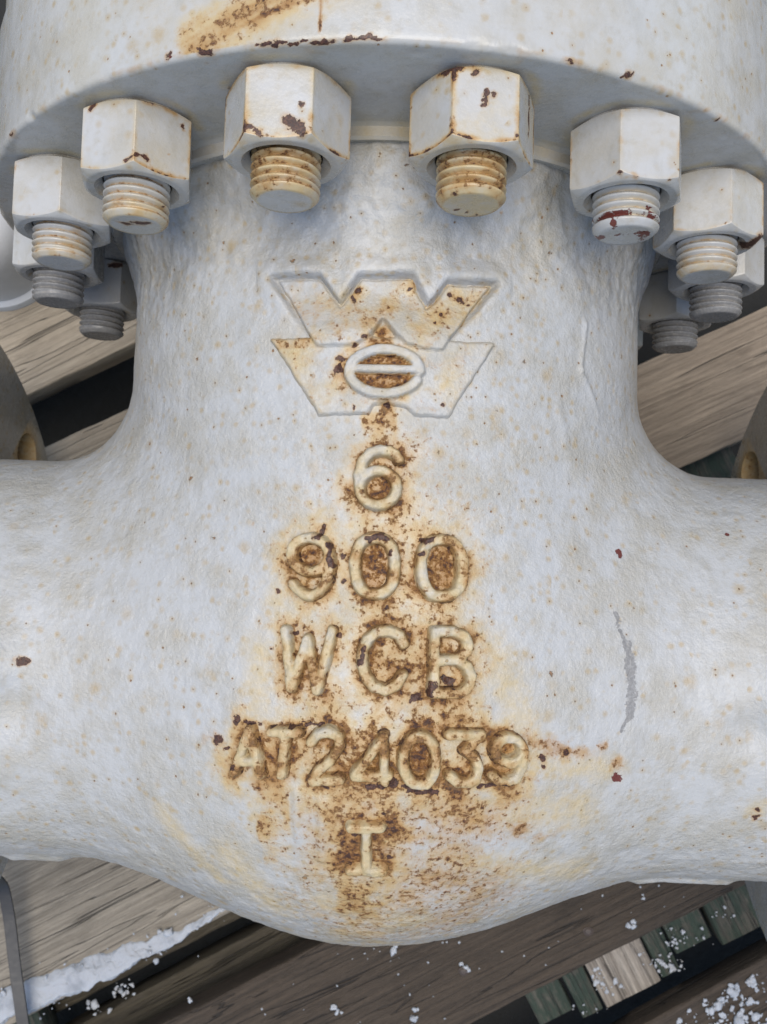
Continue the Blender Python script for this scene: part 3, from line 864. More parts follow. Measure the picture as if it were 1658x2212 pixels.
# bonnet-side flange of the body: hub ring, face, bevelled rim
rim = [(5.2, 6.36), (5.52, 6.28), (5.56, 6.32), (5.56, 6.47)]
rim += [(r, 6.50) for r in np.linspace(5.62, 7.56, 40)]
rim += [(7.585, 6.503), (7.61, 6.515), (7.632, 6.535), (7.645, 6.56), (7.65, 6.60)]
rim += [(7.65, y) for y in np.linspace(6.66, 8.92, 52)]
rim += [(7.63, 8.97), (7.57, 9.0), (7.2, 9.0), (4.0, 9.0)]
V, F = revolve(rim, 1100)
wob = 0.012 * pn(V, 0.8, 12) + 0.006 * pn(V, 3.0, 13)
edge = np.exp(-((V[:, 1] - 6.54) / 0.05) ** 2) * (np.hypot(V[:, 0], V[:, 2]) > 7.4)
nick = np.maximum(pn(V, 2.4, 14) - 0.25, 0) * edge * 0.07
V = V * (1 - (nick / 7.65)[:, None] * np.array((1, 0, 1))) + np.array((0, 1, 0)) * nick[:, None]
rad = np.hypot(V[:, 0], V[:, 2])
V[:, 0] *= 1 + wob / 7.65; V[:, 2] *= 1 + wob / 7.65
A = wear(V)
frontm = sst(-2, 3, V[:, 2])
A['flake'] = np.maximum(A['flake'], edge * frontm * np.clip(0.18 + 0.55 * pn(V, 2.8, 15) + 0.35 * pn(V, 8, 16), 0, 0.6))
A['stain'] = np.maximum(A['stain'], 0.16 * edge + 0.10 * np.clip(pn(V * (1, 0.35, 1), 1.6, 17), 0, 1))
under = (V[:, 1] < 6.53) & (rad < 7.55)
for k_ in range(16):                                 # rust bleeding out round each nut seat
    th_ = math.radians(11.25 + 22.5 * k_)
    dn = np.hypot(V[:, 0] - 6.55 * math.sin(th_), V[:, 2] - 6.55 * math.cos(th_))
    A['stain'] = np.maximum(A['stain'], under * 0.55 * np.exp(-((dn - 0.86) / 0.12) ** 2) * np.clip(0.35 + 1.7 * pn(V, 1.5, 18) + 0.25 * (V[:, 2] > 3), 0, 1))
A['stain'] = np.maximum(A['stain'], (0.22 + 0.4 * pn(V, 1.3, 20)) * (rad < 5.75) * (V[:, 1] < 6.6))
A['speck'] = np.clip(0.30 + 0.7 * pn(V * (1, 0.5, 1), 0.7, 19), 0, 1) * (~under) - 0.5 * under
# a thin rusty run and blotches of yellow on the rim
face = (V[:, 2] > 2) & (V[:, 1] > 6.6)
A['rust'] = np.maximum(A['rust'], face * 0.85 * np.exp(-((V[:, 0] + 0.745 + 0.02 * pn(V, 2.0, 64)) / 0.022) ** 2) * (V[:, 1] < 7.4))
A['stain'] = np.maximum(A['stain'], face * np.clip(0.06 + 0.75 * pn(V * (1, 0.6, 1), 0.9, 65), 0, 0.55) * (0.35 + 0.65 * np.exp(-((V[:, 0] + 0.6) / 2.2) ** 2)))
# the long orange scrape on the rim
sa, sb = np.array((-2.62, 6.62, 7.2)), np.array((-1.38, 7.10, 7.53))
ab = sb - sa
tt_ = ((V - sa) @ ab) / (ab @ ab)
dd_ = np.cross(V - sa, ab / np.linalg.norm(ab))
ds = dd_ @ np.array((0, 0, 1.0)); ds = np.where(V[:, 2] > 4, ds, 9)
on = sst(-0.12, 0.15, tt_) * (V[:, 1] > 6.55)
al = np.stack([tt_ * 2.0, ds * 16, np.zeros(len(V))], 1)
A['stain'] = np.maximum(A['stain'], on * np.exp(-((ds + 0.0) / 0.42) ** 2) * (1.0 + 0.4 * pn(al, 0.6, 61)))
A['rust'] = np.maximum(A['rust'], on * (np.exp(-((ds - 0.14) / 0.18) ** 2) * (0.58 + 0.5 * pn(al, 1.0, 62)) + 0.34 * np.exp(-((ds + 0.12) / 0.2) ** 2) * (1 + pn(al, 1.0, 66))))
A['flake'] = np.maximum(A['flake'], on * np.exp(-((ds + 0.03) / 0.035) ** 2) * np.clip(0.55 + 0.5 * pn(al, 0.8, 63), 0, 0.7) * sst(0.25, 0.5, tt_))
vpart("body_flange", V, F, M_MACH, None, A, True, 40)

# the bonnet's own flange just behind, and the bonnet stub that closes the top
prof = [(4.0, 9.16), (7.4, 9.16), (7.50, 9.20), (7.56, 9.28)] + [(7.56, y) for y in np.linspace(9.5, 11.4, 8)] + [(7.5, 11.5), (5.6, 11.5), (5.2, 11.9), (5.0, 12.6), (5.0, 15.0), (0.02, 15.0)]
V, F = revolve(prof, 200)
vpart("bonnet", V, F, M_MACH, None, {'speck': np.full(len(V), 0.2)}, True, 40)
V, F = revolve([(4.6, 8.8), (4.6, 9.3)], 96)
vpart("gasket", V, F, M_NUT, None, None)

# hexagon nuts ----------------------------------------------------------------
NUT_AF, STUD_R, BC = 1.524, 0.485, 6.55
Y_END, Y_NUT, Y_FLG = 4.935, 5.45, 6.50
def hex_r(phi):
    q_ = (phi + np.pi / 6) % (np.pi / 3) - np.pi / 6
    r = NUT_AF / 2 / np.cos(q_)
    return np.minimum(r, 0.8765)

def nut_mesh(rot):
    per = 26
    u = np.linspace(-1, 1, per, endpoint=False)
    u = np.sign(u) * (1 - (1 - np.abs(u)) ** 1.7)     # denser at the corners
    phi = np.concatenate([k_ * np.pi / 3 + u * np.pi / 6 for k_ in range(6)])
    rh = hex_r(phi)
    n = len(phi); t30 = math.tan(math.radians(30))
    r0 = NUT_AF / 2 - 0.035
    rows = []; tags = []
    def row(r, h, e_):
        rows.append(np.stack([np.broadcast_to(r, (n,)) * np.sin(phi + rot), np.broadcast_to(h, (n,)), np.broadcast_to(r, (n,)) * np.cos(phi + rot)], 1))
        tags.append(np.broadcast_to(e_, (n,)))
    cdeg = np.exp(-((np.abs((phi + np.pi / 6) % (np.pi / 3) - np.pi / 6) - np.pi / 6) / 0.055) ** 2)
    row(0.50, 0.30, 0.0); row(0.505, 0.11, 0.2); row(0.60, 0.015, 0.3); row(0.615, 0.0, 0.25)
    for r in np.linspace(0.64, r0, 5): row(r, 0.0, 0.08)
    hb = (rh - r0) * t30
    for f in (0.25, 0.5, 0.75, 0.95): row(r0 + (rh - r0) * f, hb * f * (0.6 + 0.4 * f), 0.25)
    H = Y_FLG - Y_NUT
    ht = H - hb * 0.8 - 0.02
    row(rh - 0.004, hb + 0.004, 0.85); row(rh, hb + 0.016, 1.0)
    for f in np.linspace(0.03, 0.97, 26):
        row(rh, hb + (ht - hb) * f, np.maximum(cdeg, np.maximum(np.exp(-(f / 0.06) ** 2), np.exp(-((1 - f) / 0.07) ** 2))))
    row(rh - 0.004, ht, 0.9)
    row(r0 + (rh - r0) * 0.4, H - 0.02 - hb * 0.1, 0.6); row(r0, H - 0.012, 0.6); row(r0 - 0.01, H + 0.02, 0.5)
    V = np.concatenate(rows); E = np.concatenate(tags)
    return V, grid_faces(n, len(rows), True), E

def stud_mesh(ph):
    n = 72; pitch = 0.118
    t = np.linspace(0, 2 * np.pi, n, endpoint=False)
    L = 1.0
    hs = np.concatenate([np.linspace(0.0, 0.085, 7), np.arange(0.092, 0.80, 0.0095), [0.9, L, 4.0]])
    rows = []; tip = []
    rows.append(np.zeros((n, 3)) + (0, 0.004, 0)); tip.append(np.zeros(n))
    for r in (0.12, 0.24, 0.34):
        rows.append(np.stack([r * np.sin(t), np.full(n, 0.003 * (1 - r)), r * np.cos(t)], 1)); tip.append(np.zeros(n))
    for h in hs:
        cham = STUD_R - 0.085 * (1 - np.clip(h / 0.085, 0, 1)) ** 1.3
        ph_ = ((h / pitch + t / (2 * np.pi) + ph) % 1.0)
        tri = np.abs(ph_ * 2 - 1)                     # 1 at the root, 0 at the crest
        prof_ = np.clip(tri * 1.12 - 0.06, 0, 1)
        dep = 0.064 * sst(0.06, 0.14, h) * (h < 0.85)
        r = cham - dep * (1 - np.clip((1 - prof_) * 1.12, 0, 1))
        rows.append(np.stack([r * np.sin(t), np.full(n, h), r * np.cos(t)], 1))
        tip.append(1 - np.clip((1 - prof_) * 1.25, 0, 1) if h > 0.07 else np.full(n, 0.15))
    return np.concatenate(rows), grid_faces(n, len(rows), True), np.concatenate(tip)

ROT = [29, 13, 17, 6, 43, 39, 41, 6, 16, 45]
# index 0-4 leftwards from the middle, 5-9 rightwards; the last six stand behind the neck
NUT_STAIN = [0.62, 0.55, 0.22, 0.06, 0.10, 0.75, 0.34, 0.34, 0.05, 0.08] + [0.1] * 6
STUD_STAIN = [0.90, 0.72, 0.60, 0.06, 0.05, 1.0, 0.14, 0.50, 0.08, 0.08] + [0.1] * 6
angs = [-(11.25 + 22.5 * k_) for k_ in range(5)] + [11.25 + 22.5 * k_ for k_ in range(5)] + [11.25 + 22.5 * k_ for k_ in range(5, 11)]
for i, ang in enumerate(angs):
    cx, cz = BC * math.sin(math.radians(ang)), BC * math.cos(math.radians(ang))
    Vs, Fs, tip = stud_mesh(0.13 * i)
    Vw = Vs + (cx, Y_END, cz)
    A = wear(Vw)
    s_ = STUD_STAIN[i]
    n1 = pn(Vw, 2.2, 100 + i); n2 = pn(Vw * (1, 2.5, 1), 4.0, 120 + i)
    side = (np.hypot(Vs[:, 0], Vs[:, 2]) > 0.38)
    endw = 1.0 if i in (0, 5) else sst(0.55, 0.1, Vs[:, 1]) * 0.8 + 0.2
    A['stain'] = np.maximum(A['stain'] * 0.3, np.clip(s_ * endw * (0.85 + 0.4 * n1) * np.where(side, 1, 0.25 if i != 5 else 0.7), 0, 1))
    A['rust'] = np.maximum(A['rust'], np.clip(s_ * endw * side * (0.34 + 0.40 * tip + 0.45 * n2 + 0.3 * n1), 0, 0.62))
    A['stain'] = np.maximum(A['stain'], side * tip * 0.45); A['rust'] = np.maximum(A['rust'], side * sst(0.5, 1.0, tip) * (0.22 + 0.45 * s_))  # groove dirt; on the grey rear studs it paints in groove shading
    A['flake'] = np.maximum(A['flake'], np.clip(s_ * side * (0.55 * n2 + 0.25 * n1 + 0.12 * tip), 0, 0.48))
    if i in (3, 4, 8, 9):                            # shade on the painted rear studs, put in as grey
        A['scuff_shade'] = np.maximum(A['scuff_shade'], np.clip(0.72 + 0.3 * n1, 0, 1))
    if i == 6:                                       # red oxide showing on the lower threads
        A['red'] = np.maximum(A['red'], side * np.clip(0.60 * np.exp(-((Vs[:, 1] - 0.15) / 0.075) ** 2) + 0.25 * n1 + 0.2 * n2, 0, 0.75))
        A['red'] = np.maximum(A['red'], (~side) * np.clip(0.30 + 0.6 * pn(Vw, 4.0, 199), 0, 0.6))
    A['speck'] = np.full(len(Vw), -0.3 + 0.4 * s_)
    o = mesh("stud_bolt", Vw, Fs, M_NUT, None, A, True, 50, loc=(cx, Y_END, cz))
    o.parent = valve; o.location = (cx * S, Y_END * S, (cz + 7.65) * S)
    if i in (0, 5): o['label'] = 'stud end stained ochre by rust'
    if i == 6: o['label'] = 'stud end with red primer showing on its threads'
    rot = math.radians(ROT[i] if i < 10 else 7 * i)
    Vn, Fn, E = nut_mesh(rot + math.radians(30))
    Vw = Vn + (cx, Y_NUT, cz)
    A = wear(Vw)
    s_ = NUT_STAIN[i]
    n1 = pn(Vw, 1.7, 140 + i); n2 = pn(Vw, 5.5, 160 + i)
    A['stain'] = np.maximum(A['stain'] * 0.7, np.clip(s_ * (0.26 + 0.5 * n1 + 0.65 * E), 0, 1))
    A['rust'] = np.maximum(A['rust'] * 0.6, np.clip(s_ * E * (0.55 + 1.3 * n1 + 0.6 * n2), 0, 0.9))
    A['flake'] = np.maximum(A['flake'], np.clip(s_ * E * (0.36 + 1.3 * n1 + 0.6 * n2), 0, 0.70))
    A['speck'] = np.full(len(Vw), 0.05 + 0.35 * s_)
    nut = mesh("hex_nut", Vw, Fn, M_NUT, None, A, True, 24, loc=(cx, Y_NUT, cz))
    nut.parent = o; nut.location = (0, (Y_NUT - Y_END) * S, 0)

# end flanges of the pipe, with their bolt holes ----------------------------------
def end_flange(sx):
    import bmesh
    n = 180
    prof = [(4.5, 9.38), (7.5, 9.38), (7.57, 9.41), (7.6, 9.48), (7.6, 11.6), (7.55, 11.66), (3.0, 11.66), (3.0, 9.38)]
    V, F = revolve([(r, sx * h) for r, h in prof], n, 'x')
    nrow = len(prof)
    F = np.concatenate([F, np.stack([np.arange(n) + (nrow - 1) * n, (np.arange(n) + 1) % n + (nrow - 1) * n, (np.arange(n) + 1) % n, np.arange(n)], 1)])
    if sx > 0: F = F[:, ::-1]
    V[:, 1] -= 2.0
    o = vpart("pipe_flange", V, F[:, ::-1], M_MACH, None, None, True, 40)
    cut = bmesh.new()
    for k_ in range(12):
        a_ = math.radians(-45 + 30 * k_)
        c = Vector((sx * 10.5, -2.0 + 6.45 * math.cos(a_), 6.45 * math.sin(a_))) * S
        bmesh.ops.create_cone(cut, cap_ends=True, segments=28, radius1=0.58 * S, radius2=0.58 * S, depth=4 * S,
                              matrix=Matrix.Translation(c) @ Matrix.Rotation(math.pi / 2, 4, 'Y'))
    cm = bpy.data.meshes.new("tmp"); cut.to_mesh(cm); cut.free()
    co = bpy.data.objects.new("tmp", cm); scene.collection.objects.link(co)
    co.location = (0, 0, 0)
    o.parent = None; o.location = (0, 0, 0)
    md = o.modifiers.new("b", 'BOOLEAN'); md.object = co; md.operation = 'DIFFERENCE'; md.solver = 'EXACT'
    bpy.context.view_layer.update()
    nm = bpy.data.meshes.new_from_object(o.evaluated_get(bpy.context.evaluated_depsgraph_get()))
    o.modifiers.clear(); o.data = nm
    nm.set_sharp_from_angle(angle=math.radians(35))
    V = np.empty(len(nm.vertices) * 3, np.float32); nm.vertices.foreach_get("co", V); V = V.reshape(-1, 3) / S
    dd = np.full(len(V), 9.0)
    for k_ in range(12):
        a_ = math.radians(-45 + 30 * k_)
        dd = np.minimum(dd, np.abs(np.hypot(V[:, 1] + 2 - 6.45 * math.cos(a_), V[:, 2] - 6.45 * math.sin(a_)) - 0.58))
    near = (dd < 0.02).astype(np.float32)
    for k_, v_ in (("stain", 0.7 * near), ("rust", 0.42 * near)):
        at = nm.attributes.get(k_) or nm.attributes.new(k_, 'FLOAT', 'POINT')
        at.data.foreach_set("value", v_)
    bpy.data.objects.remove(co); bpy.data.meshes.remove(cm)
    o.parent = valve; o.location = (0, 0, 7.65 * S)
end_flange(-1); end_flange(1)

# ------------------------------------------------------------------ the pallet
def wood_material(name, light, mid, dark, wet=0.0, green=None):
    k = N(name)
    O = k.obj()
    r = k.rand()
    n = k.t.nodes.new('ShaderNodeCombineXYZ')
    k.put(n.inputs[0], k.mul(r, 60.0)); k.put(n.inputs[1], k.mul(r, 23.0))
    O = k.vadd(O, n.outputs[0])
    big = k.noise(k.vscale(O, (0.16, 0.55, 0.55)), 1.0, 3, 0.5)
    # growth rings seen along the grain, bent by knots
    wv = k.t.nodes.new('ShaderNodeTexWave')
    wv.wave_type = 'BANDS'; wv.bands_direction = 'Y'
    k.put(wv.inputs['Vector'], k.vscale(O, (0.10, 1.0, 1.0)))
    wv.inputs['Scale'].default_value = 1.05; wv.inputs['Distortion'].default_value = 7.0
    wv.inputs['Detail'].default_value = 4.0; wv.inputs['Detail Scale'].default_value = 0.85; wv.inputs['Detail Roughness'].default_value = 0.65
    fib = k.noise(k.vscale(O, (0.28, 8.5, 8.5)), 1.0, 6, 0.68, 0.15)
    fin = k.noise(k.vscale(O, (1.1, 30.0, 30.0)), 1.0, 4, 0.7)
    crk = k.noise(k.vscale(O, (0.07, 1.7, 1.7)), 1.0, 3, 0.5, 0.4)
    sp = k.noise(O, 4.5, 4, 0.6)
    blot = k.noise(k.vscale(O, (0.5, 1.1, 1.1)), 1.0, 4, 0.6)
    col = k.mix(k.step(0.28, 0.72, fib), tuple(c * 0.85 for c in dark), light)
    col = k.mix(k.mul(k.step(0.25, 0.8, wv.outputs['Fac']), 0.30), col, mid)
    col = k.mix(k.mul(k.step(0.45, 0.75, big), 0.35), col, mid)
    col = k.mix(k.mul(k.step(0.52, 0.72, fin), 0.38), col, tuple(c * 0.7 for c in dark))
    col = k.mix(k.mul(k.step(0.58, 0.8, sp), 0.35), col, tuple(c * 1.2 for c in light))
    col = k.mix(k.mul(k.step(0.52, 0.72, blot), 0.45), col, tuple(c * 0.72 for c in dark))
    ln = k.math('ABSOLUTE', k.add(crk, -0.5))
    cf = k.mul(k.step(0.008, 0.0015, ln), k.step(0.40, 0.58, big))
    col = k.mix(k.mul(cf, 0.6), col, tuple(c * 0.12 for c in dark))
    if green:
        pe = k.noise(k.vscale(O, (0.7, 3.5, 3.5)), 1.0, 5, 0.65)
        col = k.mix(k.mul(k.step(0.36, 0.56, k.add(pe, k.mul(k.add(sp, -0.5), 0.3))), 0.85), col, k.mix(big, green, tuple(c * 0.6 for c in green)))
    h = k.add(k.add(k.mul(fib, 0.7), k.mul(fin, 0.45)), k.mul(cf, -0.8))
    nrm = k.bump(h, 0.11, 1.0)
    return k.done(col, k.add(k.mul(fib, 0.2), 0.72 - 0.45 * wet), nrm, 0.3 + 0.3 * wet)

M_W_GREY = wood_material("weathered_wood", (0.276, 0.246, 0.201), (0.214, 0.189, 0.153), (0.140, 0.121, 0.098))
M_W_TAN = wood_material("tan_wood", (0.385, 0.330, 0.257), (0.330, 0.279, 0.214), (0.249, 0.208, 0.158))
M_W_BROWN = wood_material("brown_wood", (0.305, 0.245, 0.181), (0.239, 0.188, 0.138), (0.157, 0.121, 0.089))
M_W_DARK = wood_material("wet_wood", (0.062, 0.045, 0.031), (0.041, 0.029, 0.019), (0.023, 0.016, 0.010), 0.25)
M_W_OLIVE = wood_material("soaked_wood", (0.061, 0.050, 0.030), (0.038, 0.030, 0.019), (0.020, 0.016, 0.011), 0.5)
M_W_GREEN = wood_material("green_painted_wood", (0.094, 0.088, 0.073), (0.056, 0.054, 0.045), (0.028, 0.028, 0.024), 0.1, (0.024, 0.043, 0.032))
M_W_SPLIT = wood_material("split_wood", (0.341, 0.308, 0.269), (0.177, 0.151, 0.125), (0.056, 0.046, 0.038))

k = N("nail_iron"); nn = k.noise(k.obj(), 12, 3)
M_NAIL = k.done(k.mix(nn, (0.012, 0.010, 0.010), (0.045, 0.026, 0.018)), 0.6)
k = N("steel_strap"); nn = k.noise(k.vscale(k.obj(), (6, 6, 1.2)), 1.0, 4)
M_STRAP = k.done(k.mix(nn, (0.010, 0.0105, 0.012), (0.021, 0.021, 0.023)), k.add(k.mul(nn, 0.3), 0.35), k.bump(nn, 0.02, 0.4), 0.5)
k = N("dark_ground"); nn = k.noise(k.obj(), 1.5, 6, 0.65)
M_GROUND = k.done(k.mix(nn, (0.004, 0.004, 0.0035), (0.012, 0.011, 0.009)), 0.9, k.bump(nn, 0.2, 0.6))
k = N("snow"); O_ = k.obj(); nn = k.noise(O_, 14, 4, 0.65); n2_ = k.noise(O_, 1.6, 3)
M_SNOW = k.done(k.mix(k.step(0.5, 0.75, n2_), (0.30, 0.318, 0.35), (0.20, 0.215, 0.24)), 0.65, k.bump(nn, 0.035, 0.7), 0.2)
k.b.inputs['Subsurface Weight'].default_value = 0.5
k.b.inputs['Subsurface Radius'].default_value = (0.004, 0.005, 0.006)
k.b.inputs['Subsurface Scale'].default_value = 0.5

pallet = thing("wooden_pallet", "weathered wooden pallet of grey and brown planks with green painted boards below",
               "pallet", (0, -2, -12.0))

def board(name, c, length, width, thick, ang, top, mat, parent, seed, wear_=0.05, nl=None, ends=None):
    """a sawn board, worn arrises, c = centre of its top face in X,Y; ang in degrees"""
    nl = nl or max(12, int(length / 0.35)); nw = max(6, int(width / 0.22))
    xs = np.linspace(-length / 2, length / 2, nl + 1)
    # closed section ring, walked round
    half = width / 2; e = min(wear_, 0.2 * thick)
    top_y = np.linspace(-half + e, half - e, nw)
    sec = [(y, 0.0) for y in top_y] + [(half - e * 0.3, -e * 0.3), (half, -e), (half, -thick * 0.5), (half, -thick + e), (half - e, -thick),
           (-half + e, -thick), (-half, -thick + e), (-half, -thick * 0.5), (-half, -e), (-half + e * 0.3, -e * 0.3)]
    sec = np.array(sec); ns = len(sec)
    V = np.zeros((len(xs), ns, 3))
    V[:, :, 0] = xs[:, None]; V[:, :, 1] = sec[None, :, 0]; V[:, :, 2] = sec[None, :, 1]
    V = V.reshape(-1, 3)
    G = V * (0.22, 1, 1) + (seed * 5.1, seed * 2.3, 0)
    side = np.abs(V[:, 1]) > half - 1.2 * e
    V[:, 2] += 0.035 * pn(G, 0.9, 201) + 0.018 * pn(G * (1, 3, 3), 1.6, 202)
    V[:, 1] += side * (0.07 * pn(G, 0.7, 203) + 0.035 * pn(G * (4, 1, 1), 1.3, 204))
    F = grid_faces(ns, len(xs), True)
    cap0 = [[0, ns - 1 - i_, ns - 2 - i_, i_ + 1] if False else None for i_ in range(0)]
    # end caps as fans
    c0 = len(V); c1 = c0 + 1
    V = np.concatenate([V, [[xs[0], 0, -thick / 2], [xs[-1], 0, -thick / 2]]])
    i_ = np.arange(ns); j_ = (i_ + 1) % ns; b_ = (len(xs) - 1) * ns
    T = np.concatenate([np.stack([np.full(ns, c0), j_, i_], 1), np.stack([np.full(ns, c1), i_ + b_, j_ + b_], 1)])
    o = mesh(name, V, [F, T], mat, None, None, True, 45)
    o.rotation_euler = (0, 0, math.radians(ang))
    o.parent = parent
    o.location = ((c[0]) * S, (c[1] + 2) * S, (top + 12.0) * S)
    return o

def line_board(name, y_lo, a_lo, y_up, a_up, xc, length, top, mat, seed, thick=0.95):
    """a plank between two measured edges; each edge given by its height over X = 0 and its angle"""
    a_ = 0.5 * (a_lo + a_up)
    mid0 = 0.5 * (y_lo + xc * math.tan(math.radians(a_lo)) + y_up + xc * math.tan(math.radians(a_up)))
    wd = (y_up + xc * math.tan(math.radians(a_up)) - y_lo - xc * math.tan(math.radians(a_lo))) * math.cos(math.radians(a_))
    return board(name, (xc, mid0), length, wd, thick, a_, top, mat, pallet, seed)

TOP = -7.66
p_z = line_board("plank", 10.35, 27.7, 15.1, 27.7, -9.0, 34, TOP, M_W_TAN, 1)
p_y = line_board("plank", 3.9, 26.9, 8.37, 26.9, -8.5, 40, TOP - 0.02, M_W_TAN, 2)
p_a = line_board("plank", -1.05, 25.4, 2.50, 26.0, 8.5, 40, TOP, M_W_BROWN, 3)
p_b = line_board("plank", -7.85, 28.6, -2.9, 28.6, -7.0, 36, TOP - 0.01, M_W_GREY, 4)
p_c = line_board("plank", -14.45, 28.3, -10.05, 28.0, 3.0, 36, TOP, M_W_DARK, 5)
p_d = line_board("plank", -21.9, 30.2, -17.25, 30.2, 8.0, 36, TOP - 0.01, M_W_DARK, 6)
p_d["label"] = "dark wet plank with scattered snow in the lower right corner"
p_b["label"] = "pale grey plank with snow along its edge"
p_c["label"] = "dark brown wet plank with nail holes"
p_e = line_board("plank", 16.9, 27.7, 21.5, 27.7, -6.0, 34, TOP, M_W_TAN, 7)
# soaked bearer seen down the gap between the pale plank and the dark plank
board("bearer", (-4.6, -12.65), 30, 1.35, 1.2, 29.5, -9.35, M_W_OLIVE, pallet, 8)
board("bearer", (-5.4, -11.05), 30, 1.3, 1.2, 29.0, -9.9, M_W_OLIVE, pallet, 9)
# green painted boards under the lower right gap, each ending at its own length
GB = [((9.64, -9.82), (11.0, -9.04), (11.5, -10.32), (10.22, -10.91), M_W_GREEN, 0.0),
      ((8.40, -10.47), (9.64, -9.86), (9.97, -10.72), (8.91, -11.26), M_W_GREEN, -0.06),
      ((7.91, -10.77), (8.40, -10.47), (9.03, -11.62), (8.50, -11.97), M_W_GREEN, -0.01),
      ((6.18, -11.71), (7.91, -10.77), (8.46, -12.01), (6.82, -12.83), M_W_SPLIT, 0.07),
      ((5.48, -11.99), (6.18, -11.71), (6.78, -12.87), (6.16, -13.2), M_W_GREEN, 0.0),
      ((4.45, -12.56), (5.48, -11.99), (5.91, -12.95), (4.92, -13.47), M_W_GREEN, -0.06)]
for i, (p0, p1, p2, p3, mt, dz) in enumerate(GB):
    p0, p1, p2, p3 = map(np.array, (p0, p1, p2, p3))
    endc = (p2 + p3) / 2; head = (p0 + p1) / 2
    dr = endc - head; L0 = np.linalg.norm(dr); dr /= L0
    dr = np.array((0.47, -0.883))
    wv_ = p2 - p3; wd = abs(wv_ @ np.array((0.883, 0.47))) - 0.03
    L = 5.5
    c = endc - dr * L / 2
    board("lower_board", c, L, wd, 0.9, math.degrees(math.atan2(dr[1], dr[0])), -8.68 + dz, mt, pallet, 20 + i, 0.06, 16)
board("lower_board", (12.3, -9.2), 5.5, 1.7, 0.9, -62, -8.70, M_W_GREEN, pallet, 27, 0.06, 16)
# green boards glimpsed under the gap by the right-hand pipe and at the lower left
board("lower_board", (9.5, 1.0), 9, 4.2, 0.9, -63, -8.70, M_W_GREEN, pallet, 28, 0.06, 20)
board("lower_board", (-10.9, -14.2), 5.5, 2.2, 0.9, -62, -8.70, M_W_GREEN, pallet, 29, 0.06, 16)

# nails in the dark plank
def nail(x, y, parent):
    prof = [(0.24, -0.02), (0.21, 0.006), (0.185, -0.010), (0.175, 0.012), (0.15, 0.024), (0.08, 0.028), (0.01, 0.028)]
    n = 20
    t = np.linspace(0, 2 * np.pi, n, endpoint=False)
    V = np.concatenate([np.stack([r * 0.62 * np.cos(t) * (1 + 0.12 * np.sin(3 * t)), r * 0.55 * np.sin(t), np.full(n, h)], 1) for r, h in prof])
    o = mesh("nail", V, grid_faces(n, len(prof), True), M_NAIL, None, None, True)
    o.parent = parent
    pm = parent
    w_ = Matrix.Translation(Vector((x, y, TOP + 0.045)) * S)
    par = Matrix.Translation(pm.location) @ Matrix.Rotation(pm.rotation_euler.z, 4, 'Z')
    off = Matrix.Translation(Vector((0, -2, -12.0)) * S)
    o.matrix_basis = (off @ par).inverted() @ w_
    return o
nail(6.07, -10.27, p_c); nail(2.56, -11.5, p_c); 

# snow -----------------------------------------------------------------------------
def snow_bank():
    up = np.array([(-13.5, -13.9), (-11.5, -12.95), (-10.01, -12.22), (-8.81, -11.79), (-8.29, -11.56), (-7.49, -11.27), (-6.49, -10.88), (-5.68, -10.69), (-4.93, -10.27), (-4.29, -9.93), (-3.2, -9.45)])
    lo = np.array([(-13.5, -15.2), (-11.5, -14.1), (-9.84, -13.28), (-8.64, -12.76), (-8.1, -12.5), (-7.53, -12.25), (-6.66, -11.67), (-5.78, -11.20), (-4.92, -10.5), (-4.08, -10.0), (-3.1, -9.5)])
    n, m = 460, 60
    s = np.linspace(0, 1, n)
    tt = np.linspace(0, 1, len(up))
    U = np.stack([np.interp(s, tt, up[:, i]) for i in (0, 1)], 1)
    L = np.stack([np.interp(s, tt, lo[:, i]) for i in (0, 1)], 1)
    q = np.linspace(0, 1, m)
    P = U[:, None] * (1 - q)[None, :, None] + L[:, None] * q[None, :, None]
    wd = np.linalg.norm(U - L, axis=1)[:, None] * np.ones(m)
    V = np.concatenate([P, np.zeros((n, m, 1))], 2).reshape(-1, 3)
    h = np.sqrt(np.clip(q * (1.0 - q * 0.55), 0, 1))[None, :] * np.ones((n, 1))
    fall = sst(0.72, 1.0, q)[None, :]
    h = (0.34 * h * np.clip(wd / 1.0, 0.3, 1.1) * (1 - fall)).reshape(-1) - 0.55 * (fall * np.ones((n, 1))).reshape(-1)
    V[:, 2] = TOP + 0.0 + h
    soft = np.clip(0.15 + np.tile(np.sin(np.pi * np.clip(q * 1.15, 0, 1)), n), 0, 1)
    V[:, 2] += (0.09 * pn(V, 1.4, 301) + 0.03 * pn(V, 3.5, 302) + 0.010 * pn(V, 10, 303) + 0.007 * pn(V, 24, 308)) * soft - 0.03
    V[:, 0] += 0.12 * pn(V, 2.0, 304) + 0.05 * pn(V, 6, 305) + 0.012 * pn(V, 18, 309)
    V[:, 1] += 0.14 * pn(V, 2.2, 306) + 0.05 * pn(V, 7, 307) + 0.012 * pn(V, 18, 310)
    return V, grid_faces(m, n, flip=False)
VV, FF = snow_bank()
PV, PF, off = [VV], [], len(VV)
quads = FF
